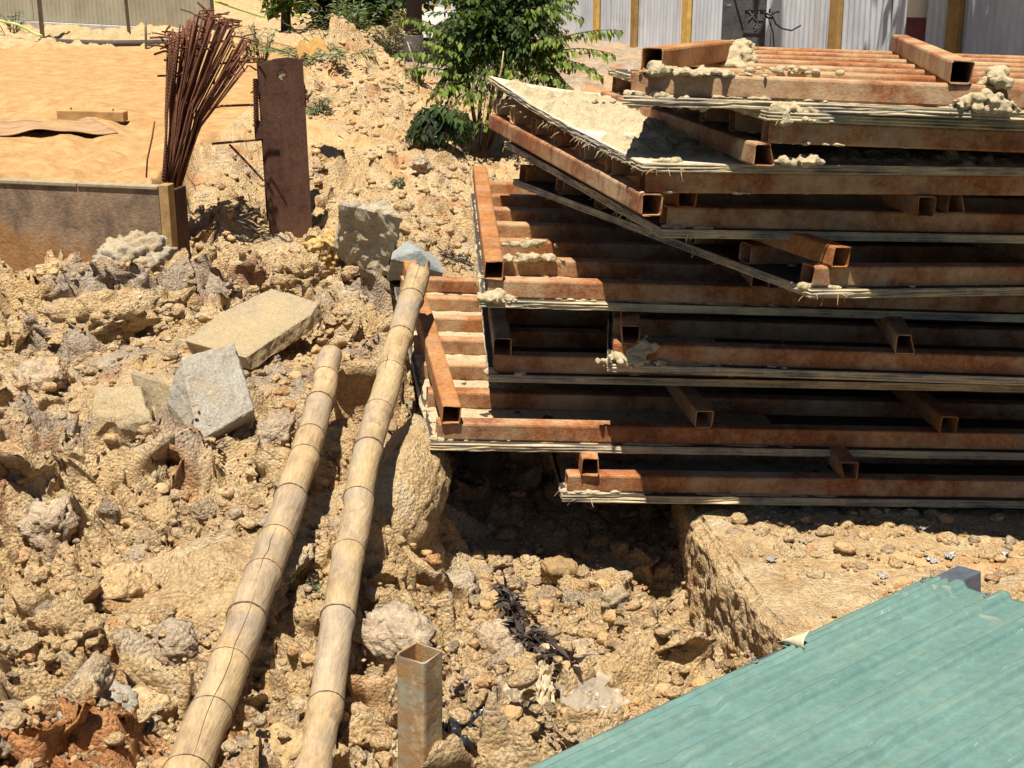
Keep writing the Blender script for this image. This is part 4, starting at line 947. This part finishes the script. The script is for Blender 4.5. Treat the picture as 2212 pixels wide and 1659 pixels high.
weed((700, 1195), 2.85, 'little moss green plant between the bamboo poles', .05, 14, 69, mat=LEAF_GREY, spread=.07, L=.014, W=.006)

def tree(px, Y, label, trunk_r, z_crown, crown, nl, seed, mat=LEAF_DARK, L=.16, W=.09, gzz=.34, white=None, name='tree', lean=0.):
    rs = random.Random(seed); p = at_y(*px, Y); root = empty(name, (p.x, Y, gzz)); tag(root, label, 'tree'); t = MB(); top = Vector((lean, 0, z_crown - gzz))
    pts = [Vector((0, 0, -.1)), Vector((.02, 0, .4)), top * .5 + Vector((.04, 0, 0)), top]; t.pipe(pts, [trunk_r * 1.25, trunk_r, trunk_r * .85, trunk_r * .6], 10)
    C = top + Vector((0, 0, crown[2] * .6)); sp = []; cl = []
    for k in range(26):
        while True:
            q = Vector((rs.uniform(-1, 1), rs.uniform(-1, 1), rs.uniform(-1, 1)))
            if q.length < 1: break
        c = C + Vector((q.x * crown[0], q.y * crown[1], q.z * crown[2])); cl.append(c)
        t.pipe([top * rs.uniform(.7, 1), (top + c) * .5 + Vector((0, 0, .1)), c], [trunk_r * .4, trunk_r * .22, trunk_r * .08], 5)
    t.build('trunk', BARK, root, True)
    for k in range(nl):
        c = rs.choice(cl); r = crown[0] * .30; q = Vector((rs.gauss(0, 1), rs.gauss(0, 1), rs.gauss(0, .8))) * r * .6; sp.append((c + q, Vector((rs.gauss(0, 1), rs.gauss(0, 1), -.5 + rs.gauss(0, .5))), Vector((rs.gauss(0, .5), rs.gauss(0, .5), 1)), L * rs.uniform(.6, 1.2), W * rs.uniform(.6, 1.2), rs.random()))
    leaf_mesh('crown', sp, mat, root)
    if white: MB().pipe([Vector((0, 0, -.05)), Vector((.012, 0, white))], trunk_r * 1.27, 12).build('limewash', plain('limewash', (.42, .39, .34), .9, .35, 18), root)
    return root
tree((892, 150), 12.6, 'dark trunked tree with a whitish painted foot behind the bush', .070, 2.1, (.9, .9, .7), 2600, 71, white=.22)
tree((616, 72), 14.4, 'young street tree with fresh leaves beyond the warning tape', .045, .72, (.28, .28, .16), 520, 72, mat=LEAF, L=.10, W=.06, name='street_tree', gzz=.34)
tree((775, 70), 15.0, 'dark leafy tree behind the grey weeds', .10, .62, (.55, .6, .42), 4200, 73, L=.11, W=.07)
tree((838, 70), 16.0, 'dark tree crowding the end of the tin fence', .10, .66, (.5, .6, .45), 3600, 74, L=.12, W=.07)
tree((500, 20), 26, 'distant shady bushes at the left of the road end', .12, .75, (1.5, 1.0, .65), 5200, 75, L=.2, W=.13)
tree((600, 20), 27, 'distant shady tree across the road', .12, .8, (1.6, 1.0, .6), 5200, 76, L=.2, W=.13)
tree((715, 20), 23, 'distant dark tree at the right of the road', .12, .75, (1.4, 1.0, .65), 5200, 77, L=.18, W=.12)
tree((2560, 200), 8.3, 'roadside tree near the fence end beyond the striped post', .09, 2.6, (1.7, 1.1, .55), 4200, 78, L=.17, W=.09, lean=-1.1)

# ------------------------------------------------------------------ tin fence on the right
F0 = Vector((2.80, 9.5, 0)); F1 = Vector((-1.5, 22, 0)); fd = (F1 - F0).normalized(); fnv = Vector((fd.y, -fd.x, 0))
if fnv.y > 0: fnv = -fnv
def f_s(u):
    d = ray(u, 60); a = (F0.x * d.y - F0.y * d.x); b = (fd.x * d.y - fd.y * d.x); return -a / b
fence = empty('tin_fence', (F0.x, F0.y, .2)); fence.rotation_euler = (0, 0, math.atan2(fd.y, fd.x)); tag(fence, 'whitish corrugated tin fence with yellow timber posts', 'fence')
def tin():
    m, t, b = mat_new('tin_sheet', .45, .5); k = N(t); co = k.coord((1, 1, .35), rnd=True)
    c = k.ramp(k.noise(co, 5, 5, .65), [(.3, (.38, .39, .41)), (.7, (.60, .61, .62))])
    c = k.mix(k.ramp(k.noise(k.coord((6, 6, .5), rnd=True), 1.6, 4, .7), [(.6, g(0)), (.75, g(.5))]), c, (.40, .27, .13))
    t.links.new(c, b.inputs['Base Color']); return m
TIN = tin(); YEL = plain('yellow_timber', (.58, .36, .085), .8, .25, 9); OCH = plain('ochre_timber', (.34, .20, .06), .85, .35, 9)
def corr(name, L, h, pitch, amp, seed, jag=0.):
    n = int(L / pitch * 8); V = []; rs = random.Random(seed)
    zs = [0, .25, .5, .8, 1.2, 1.6, h]
    for z in zs:
        for k in range(n + 1):
            x = L * k / n; V.append((x, amp * math.sin(2 * math.pi * x / pitch) + .006 * math.sin(z * 3 + seed), z + (jag * rs.uniform(0, 1) if z in (0, h) else 0)))
    F = [(r * (n + 1) + k, r * (n + 1) + k + 1, (r + 1) * (n + 1) + k + 1, (r + 1) * (n + 1) + k) for r in range(len(zs) - 1) for k in range(n)]
    return mesh_py(name, V, F)
s0 = -3.6; k = 0
while s0 < 14.2:
    o = link('tin_sheet', corr('tin_sheet', .86, 2.1, .072, .009, k), TIN, fence, True); o.location = (s0, .0 + .004 * (k % 2), .08); s0 += .83; k += 1
up = [898, 945, 972, 1003, 1035, 1072, 1294, 1376, 1489, 1812, 2070, 2300]
for q, u in enumerate(up):
    s = f_s(u); wd = .10 if q not in (8, 9, 10) else .13; yy = .04
    bevel(MB().box((s - wd / 2, .012, -.35), (s + wd / 2, .012 + yy, 2.2)).build('post', YEL if q not in (7, 9, 10) else OCH, fence), .006)
rl = MB().box((-3.6, -.06, .34), (14.3, -.012, .42)).build('rail', OCH, fence)
bevel(MB().box((-3.6, .012, -.3), (14.3, .06, .075)).build('kickboard', plain('grey_board', (.30, .25, .19), .9, .3, 8), fence), .004)
# make the posts stand on the viewer's side
fs = fence.matrix_world @ Vector((0, 1, 0))
# concrete power pole with raised lettering
pc = at_y(1606, 60, 10.3)
pole = empty('concrete_pole', (pc.x, 10.3, .2)); pole.rotation_euler = (0, 0, R(-9)); tag(pole, 'dark grey concrete power pole with a raised number plate', 'utility pole')
shf = bevel(MB().box((-.155, 0, -.3), (.155, .26, 4.2)).build('shaft', CONC_DARK, pole), .012)
zt = at_y(1630, 45, 10.3).z - .2
fr = MB(); fx0, fx1, fz0, fz1 = -.005, .15, zt - .085, zt + .085
for a, b in (((fx0, fz0), (fx1, fz0 + .01)), ((fx0, fz1 - .01), (fx1, fz1)), ((fx0, fz0 + .0101), (fx0 + .01, fz1 - .0101))): fr.box((a[0], -.009, a[1]), (b[0], .001, b[1]))
fr.build('plate_frame', CONC_DARK, shf)
def text(body, size, loc, mat, parent, rot=(R(90), 0, 0), ext=.004):
    c = bpy.data.curves.new('lettering', 'FONT'); c.body = body; c.size = size; c.extrude = ext; c.align_x = 'CENTER'; o = bpy.data.objects.new('lettering_source', c); COL.objects.link(o)
    me = bpy.data.meshes.new_from_object(o.evaluated_get(bpy.context.evaluated_depsgraph_get())); bpy.data.objects.remove(o); r = link('lettering', me, mat, parent); r.location = loc; r.rotation_euler = rot; return r
LET = plain('worn_lettering', (.13, .125, .115), .9)
text('XL', .095, (.082, -.003, zt + .005), LET, shf); text('9', .075, (.082, -.003, zt - .068), LET, shf)
text('-387', .022, (-.11, -.002, zt + .10), plain('chalk', (.4, .4, .38)), shf, ext=.001)
MB().pipe([(-.13, -.006, zt + .35), (-.06, -.008, zt + .12), (.0, -.008, zt - .06)], .004, 5).build('strap_wire', BLACK, pole)
cb = empty('cable_tie', tuple(at_y(1668, 35, 10.2))); tag(cb, 'knotted black cable dangling from the concrete pole', 'cable'); q0 = at_y(1668, 35, 10.2)
MB().pipe([at_y(a, b, 10.2) - q0 for a, b in ((1655, 28), (1668, 35), (1676, 52), (1690, 62), (1710, 66), (1730, 55))], .006, 6).build('cable', BLACK, cb, True)
MB().pipe([at_y(a, b, 10.2) - q0 for a, b in ((1660, 40), (1670, 70), (1673, 115))], .005, 6).build('cable', BLACK, cb, True)
kn = MB()
for a in range(7):
    t0 = Vector((random.uniform(-.03, .03), random.uniform(-.02, .02), random.uniform(-.02, .03))); kn.pipe([t0, t0 + Vector((random.uniform(-.06, .08), random.uniform(-.02, .02), random.uniform(-.03, .03)))], .007, 5)
kn.build('knot', BLACK, cb, True)
# red and white pipe
rp = at_y(1978, 60, 9.1); pz = at_y(1978, 37, 9.1).z
bar = empty('striped_post', (rp.x, 9.1, .2)); tag(bar, 'round post painted white above dull red', 'post')
MB().pipe([(0, 0, -.2), (0, 0, pz - .2)], .062, 24).build('red_band', plain('dull_red_paint', (.22, .055, .04), .6, .25, 10), bar, True)
MB().pipe([(0, 0, pz - .2 + .001), (0, 0, 1.9)], .0625, 24).build('white_band', plain('white_paint', (.62, .61, .56), .6, .12, 10), bar, True)

# ------------------------------------------------------------------ beige fence on the left
L0 = Vector((-9.5, 18.3, .42)); L1 = at_z(462, 77, .42); ld = (L1 - L0); LL = ld.length
lf = empty('beige_fence', L0); lf.rotation_euler = (0, 0, math.atan2(ld.y, ld.x)); tag(lf, 'beige peeling corrugated fence along the levelled ground', 'fence')
def beige():
    m, t, b = mat_new('beige_tin', .8, .2); k = N(t); co = k.coord(rnd=True)
    c = k.ramp(k.noise(co, 3, 5, .65), [(.3, (.26, .23, .16)), (.7, (.37, .335, .24))])
    c = k.mix(k.ramp(k.noise(co, 2.2, 5, .75), [(.62, g(0)), (.66, g(.85))]), c, (.24, .17, .10)); t.links.new(c, b.inputs['Base Color']); return m
BEI = beige(); s0 = 0; k = 0
while s0 < LL - .3:
    o = link('corrugated_sheet', corr('corrugated_sheet', min(1.02, LL - s0), 2.0, .062, .015, 40 + k), BEI, lf, True); o.location = (s0, .003 * (k % 2), .06); s0 += 1.0; k += 1
MB().box((0, -.10, -.2), (LL, .10, .055)).build('plinth', plain('plinth_concrete', (.36, .33, .29), .9), lf)
POLE = plain('grey_pole', (.16, .145, .12), .85, .3)
def stake(u, v, Y, h, label, r=.022, name='stake'):
    p = at_y(u, v, Y); z = ground_z(p.x, Y); o = empty(name, (p.x, Y, z)); tag(o, label, 'stake'); m_ = MB(); m_.pipe([(0, 0, -.15), (random.uniform(-.02, .02), 0, h * .5), (random.uniform(-.04, .04), 0, h)], [r, r * .9, r * .85], 8); m_.build('shaft', POLE, o, True); return o
stake(93, 92, 13.0, 1.4, 'grey pole standing in front of the beige fence near the long pipe')
stake(280, 72, 13.9, 1.4, 'thin grey pole against the beige fence near the rebar', .018)
stake(312, 95, 12.6, .28, 'short stub stake at the end of the long pipe', .012)
stake(462, 60, 14.2, 1.6, 'fence end pole holding the warning tape', .02)
tp = stake(652, 82, 17.5, 2.0, 'stout weathered timber post holding the warning tape', .065, 'timber_post')
o = stake(664, 82, 17.4, 1.6, 'slim white rod strapped beside the timber post', .018, 'white_rod'); o.children[0].data.materials[0] = plain('white_rod_paint', (.6, .6, .58))
p = at_y(672, 8, 17.3); sg = empty('white_box', (p.x, 17.3, p.z - .12)); tag(sg, 'small white switch box on the timber post', 'box'); bevel(MB().box((-.09, 0, 0), (.09, .08, .3)).build('case', plain('white_case', (.6, .6, .58)), sg), .008); MB().box((-.015, -.004, .16), (.015, -.001, .2)).build('slot', BLACK, sg)
TAPE = plain('tape_green', (.50, .62, .18), .5, .1)
def tape(pts, label):
    P_ = [at_y(*q) for q in pts]; c = P_[0]; V = []; F = []
    pp_ = []
    for k in range(len(P_) - 1):
        for q in range(6): pp_.append(P_[k].lerp(P_[k + 1], q / 6))
    pp_.append(P_[-1])
    for k, q in enumerate(pp_): tw = .5 * math.sin(k * .7); V += [q - c + Vector((0, .012 * math.sin(tw), .012 * math.cos(tw))), q - c - Vector((0, .012 * math.sin(tw), .012 * math.cos(tw)))]
    for k in range(len(pp_) - 1): F.append((2 * k, 2 * k + 1, 2 * k + 3, 2 * k + 2))
    o = link('warning_tape', mesh_py('warning_tape', V, F), TAPE, None, True); o.location = c; md = o.modifiers.new('thick', 'SOLIDIFY'); md.thickness = .001; return tag(o, label, 'tape')
tape([(464, 2, 14.2), (520, 22, 15), (565, 36, 16), (600, 40, 16.6), (645, 32, 17.4), (668, 32, 17.4)], 'sagging green-yellow warning tape between fence end and timber post')
tape([(-20, 38, 13.4), (10, 48, 13.2), (36, 52, 13), (70, 70, 12.9), (92, 78, 12.9)], 'green-yellow warning tape drooping to the grey pole')
# road and kerb beyond
road = MB(); road.add([(-9, 14.9, .365), (-.8, 14.9, .365), (1.0, 60, .365), (-18, 60, .365)], [(0, 1, 2, 3)])
tag(road.build('road', concrete_material('pale_road', (.40, .37, .33), (.52, .49, .45), (.45, .38, .28), .3)), kind='structure')
kb = MB().box((-4.2, 21.0, .3), (-1.2, 21.18, .48)); tag(bevel(kb.build('kerb', plain('kerb_stone', (.33, .31, .28))), .01), kind='structure')
# dark parked car far behind the tape
cx = at_y(700, 40, 27); car = empty('parked_car', (cx.x, 27, .365)); tag(car, 'dark car parked in deep shade behind the timber post', 'car')
cm = MB(); prof = [(-2.0, .35), (-2.0, .8), (-1.3, .92), (-.8, 1.38), (.8, 1.4), (1.4, .95), (2.0, .85), (2.0, .35)]; n_ = len(prof)
cm.add([(x, -.8, z) for x, z in prof] + [(x, .8, z) for x, z in prof], [tuple(range(n_)), tuple(range(2 * n_ - 1, n_ - 1, -1))] + [(k, k + n_, (k + 1) % n_ + n_, (k + 1) % n_) for k in range(n_)])
bevel(cm.build('body', plain('dark_car_paint', (.02, .025, .03), .3, .1, 5, .5, 0), car), .06, 3)
MB().add([(-.75, -.806, .95), (.75, -.806, .95), (.6, -.806, 1.3), (-.6, -.806, 1.3)], [(0, 1, 2, 3)]).build('window', plain('car_glass', (.03, .035, .04), .1, .1, 5, .6, 0), car)
for x in (-1.25, 1.25):
    for y in (-.72, .72): wh_ = MB().pipe([(x, y - .1, .32), (x, y + .1, .32)], .32, 20).build('wheel', BLACK, car, True); MB().pipe([(x, y - .108, .32), (x, y - .101, .32)], .2, 16).build('rim', POLE, wh_)

# ------------------------------------------------------------------ things lying on the levelled ground
pa = at_z(85, 90, .47); pb_ = at_z(370, 92, .47); lp = empty('long_pipe', pa); tag(lp, 'long dark pipe lying across the back of the levelled ground', 'pipe')
MB().pipe([(0, 0, 0), (pb_ - pa) * .5 + Vector((0, 0, -.012)), pb_ - pa], .028, 10).build('tube', plain('pipe_brown', (.07, .055, .045)), lp, True)
pk = at_z(200, 252, .44); wk = empty('timber_plank', pk); wk.rotation_euler = (0, R(1), R(-4)); tag(wk, 'short ochre timber plank lying on the levelled ground', 'plank')
bevel(MB().box((-.19, -.04, -.02), (.19, .04, .035)).build('board', plain('plank_wood', (.36, .21, .08), .9, .3, 14), wk), .004)
for k, (dx, dz) in enumerate(((-.12, .036), (.12, .036))): MB().pipe([(dx, 0, dz - .01), (dx, 0, dz + .012)], .004, 6).build('nail', REBAR, wk)
V = []; F = []; a_ = [at_z(u, v, .43) for u, v in ((-40, 302), (255, 292), (200, 262), (-40, 268))]; nx = 26
for j in range(9):
    for i_ in range(nx + 1):
        s = i_ / nx; t = j / 8; p = a_[0].lerp(a_[1], s).lerp(a_[3].lerp(a_[2], s), t); V.append(p + Vector((0, 0, .012 + .034 * math.exp(-((s - .45) / .25) ** 2) * (1 - t) ** 1.5 + .004 * math.sin(s * 20))))
for j in range(8):
    for i_ in range(nx): F.append((j * (nx + 1) + i_, j * (nx + 1) + i_ + 1, (j + 1) * (nx + 1) + i_ + 1, (j + 1) * (nx + 1) + i_))
c = V[0].copy(); o = link('warped_sheet', mesh_py('warped_sheet', [p - c for p in V], F), plain('sheet_brown', (.34, .20, .10), .9, .3, 8), None, True); o.location = c; md = o.modifiers.new('thick', 'SOLIDIFY'); md.thickness = .006; tag(o, 'warped brown sheet on the levelled ground with a dark gap under its raised edge', 'sheet')
# bent ochre tin on the slope behind the pile
q = at_y(672, 116, 7.4); bt = empty('bent_tin', q); tag(bt, 'folded ochre rusted tin sheet behind the top of the steel pile', 'scrap metal'); bt.rotation_euler = (R(6), R(-8), R(18))
V = []; F = []; prof = [(-.075, -.01), (-.045, .03), (-.015, .0), (.03, .036), (.08, .004)]
for (x, z) in prof: V += [(x, -.06, z), (x + .02, .10, z + .03)]
for k in range(4): F.append((2 * k, 2 * k + 2, 2 * k + 3, 2 * k + 1))
o = link('folded_sheet', mesh_py('folded_sheet', V, F), plain('ochre_tin', (.40, .22, .06), .7, .3, 20), bt); md = o.modifiers.new('thick', 'SOLIDIFY'); md.thickness = .002

# ------------------------------------------------------------------ litter
def crumple(name, px, w_, h_, amp, label, cat, mat, seed, z=None, rot=(0, 0, 0), n=22, group=None, Y=None, lift=.0):
    x, y = np.meshgrid(np.linspace(-.5, .5, n), np.linspace(-.5, .5, n)); x = x.ravel(); y = y.ravel()
    zz_ = amp * (np.abs(perlin2(x * 3 + seed, y * 3, seed)) * 1.6 + .7 * np.abs(perlin2(x * 7, y * 7 + seed, seed + 1)) + .25 * perlin2(x * 15, y * 15, seed + 2))
    a = x * (1 + .35 * perlin2(x * 2 + seed, y * 2, seed + 5)) + .12 * perlin2(y * 4, x * 4 + seed, seed + 6); b = y * (1 + .3 * perlin2(x * 2, y * 2 + seed, seed + 7)) + .12 * perlin2(y * 4 + 9, x * 4, seed + 8)
    i = np.arange(n * n).reshape(n, n); F = np.stack([i[:-1, :-1], i[:-1, 1:], i[1:, 1:], i[1:, :-1]], -1).reshape(-1, 4)
    p = at_z(*px, z if z is not None else 0.); p = p if z is not None else p
    if z is None:
        for _ in range(6): p = at_z(*px, ground_z(p.x, p.y))
    o = link(name, mesh_np(name, np.stack([a * w_, b * h_, zz_], 1), F), mat, None, False); o.location = p + Vector((0, 0, lift)); o.rotation_euler = rot; md = o.modifiers.new('thick', 'SOLIDIFY'); md.thickness = .0006
    return tag(o, label, cat, group)
def foil():
    m, t, b = mat_new('foil', .5, .5); b.inputs['Base Color'].default_value = (.30, .285, .26, 1); b.inputs['Metallic'].default_value = .3; return m
def film(name, c, alpha):
    m, t, b = mat_new(name, .3, .5); b.inputs['Base Color'].default_value = (*c, 1); b.inputs['Alpha'].default_value = alpha; return m
FOIL = foil(); CLEAR = film('clear_film', (.50, .39, .26), .38); GREYF = film('dusty_film', (.50, .42, .32), .3)
crumple('black_plastic_bag', (1020, 1628), .12, .09, .035, 'crumpled glossy black plastic beside the steel post', 'plastic', plain('black_plastic', (.018, .020, .024), .28, .2, 5, .6, 0), 1, rot=(R(10), 0, .2), n=34, lift=.035)
crumple('clear_plastic_bag', (1100, 1625), .06, .11, .018, 'crumpled clear plastic sheet propped in the dirt by the roof edge', 'plastic', CLEAR, 2, rot=(R(40), R(-6), R(-18)), n=30, lift=.075)
crumple('paper_scrap', (1172, 1542), .035, .085, .018, 'crumpled cream plastic scrap standing in the dirt', 'plastic', plain('cream_film', (.40, .31, .19), .5, .2, 20), 3, rot=(R(35), R(10), R(12)), n=24, lift=.06)
crumple('plastic_sheet', (1275, 1535), .12, .12, .010, 'dusty transparent plastic lying over the soil beside the roof', 'plastic', GREYF, 4, rot=(R(8), 0, .5), n=30, lift=.03)
for k, px in enumerate(((1990, 1145), (2050, 1205), (2012, 1215), (2165, 1200), (1665, 1215), (1905, 1250), (2070, 1150))):
    crumple('foil_scrap', px, .028, .020, .007, 'small crumpled silver foil scrap on the dirt', 'foil', FOIL, 20 + k, rot=(0, 0, k), n=12, group='foil scraps on the dirt', lift=.004)
# dried branch with dark curled leaves
def dry_branch(px, label, seed, nlv, Lf, Wf, name='dried_branch', mat=LEAF_DRY):
    P_ = []
    for q in px:
        p = at_z(*q, -.08)
        for _ in range(6): p = at_z(*q, ground_z(p.x, p.y) + .03)
        P_.append(p)
    c = P_[0]; root = empty(name, c); tag(root, label, 'branch'); MB().pipe([p - c for p in P_], .004, 5).build('stem', BARK, root, True); rs = random.Random(seed); sp = []; n = len(P_) - 1
    for k in range(nlv):
        t = rs.random(); i_ = min(n - 1, int(t * n)); p = P_[i_].lerp(P_[i_ + 1], t * n - i_) - c; ax = (P_[i_ + 1] - P_[i_]).normalized(); side = ax.cross(Vector((0, 0, 1))) * rs.choice((-1, 1)); w_ = math.sin(math.pi * min(1, .25 + t * .8)) 
        sp.append((p + Vector((rs.gauss(0, .006), rs.gauss(0, .006), rs.uniform(0, .022))), side * rs.uniform(-.3, 1.) * w_ + ax * rs.uniform(-.3, 1) + Vector((rs.gauss(0, .25), rs.gauss(0, .25), rs.uniform(-.3, .5))), Vector((rs.gauss(0, .6), rs.gauss(0, .6), 1)), Lf * rs.uniform(.5, 1.2), Wf * rs.uniform(.5, 1.1), rs.random()))
    leaf_mesh('curled_leaves', sp, mat, root); return root
dry_branch([(1085, 1275), (1110, 1330), (1135, 1385), (1175, 1415), (1235, 1450)], 'dried branch with dark curled leaves lying in the hollow', 5, 340, .05, .016)
dry_branch([(955, 552), (985, 562), (1018, 575)], 'tangle of dark dried stalks beside the panel end', 6, 160, .06, .007, 'dried_stalks')
# stems standing on the mound and leaning sticks
for k, (a, b, Y, lab) in enumerate((((905, 185), (880, 90), 9.2, 'thin dry stem leaning on the mound left of the bush'), ((795, 130), (788, 95), 9.6, 'dry twig on the right flank of the mound'), ((1072, 190), (1088, 110), 7.6, 'pale dead twig standing before the bush'))):
    A_ = at_y(*a, Y); B_ = at_y(*b, Y); o = empty('dry_stem', A_); tag(o, lab, 'stem'); m_ = MB(); m_.pipe([(0, 0, -.03), (B_ - A_) * .5 + Vector((.008, 0, 0)), B_ - A_], [.006, .005, .003], 5); m_.build('stalk', STRAW, o, True)
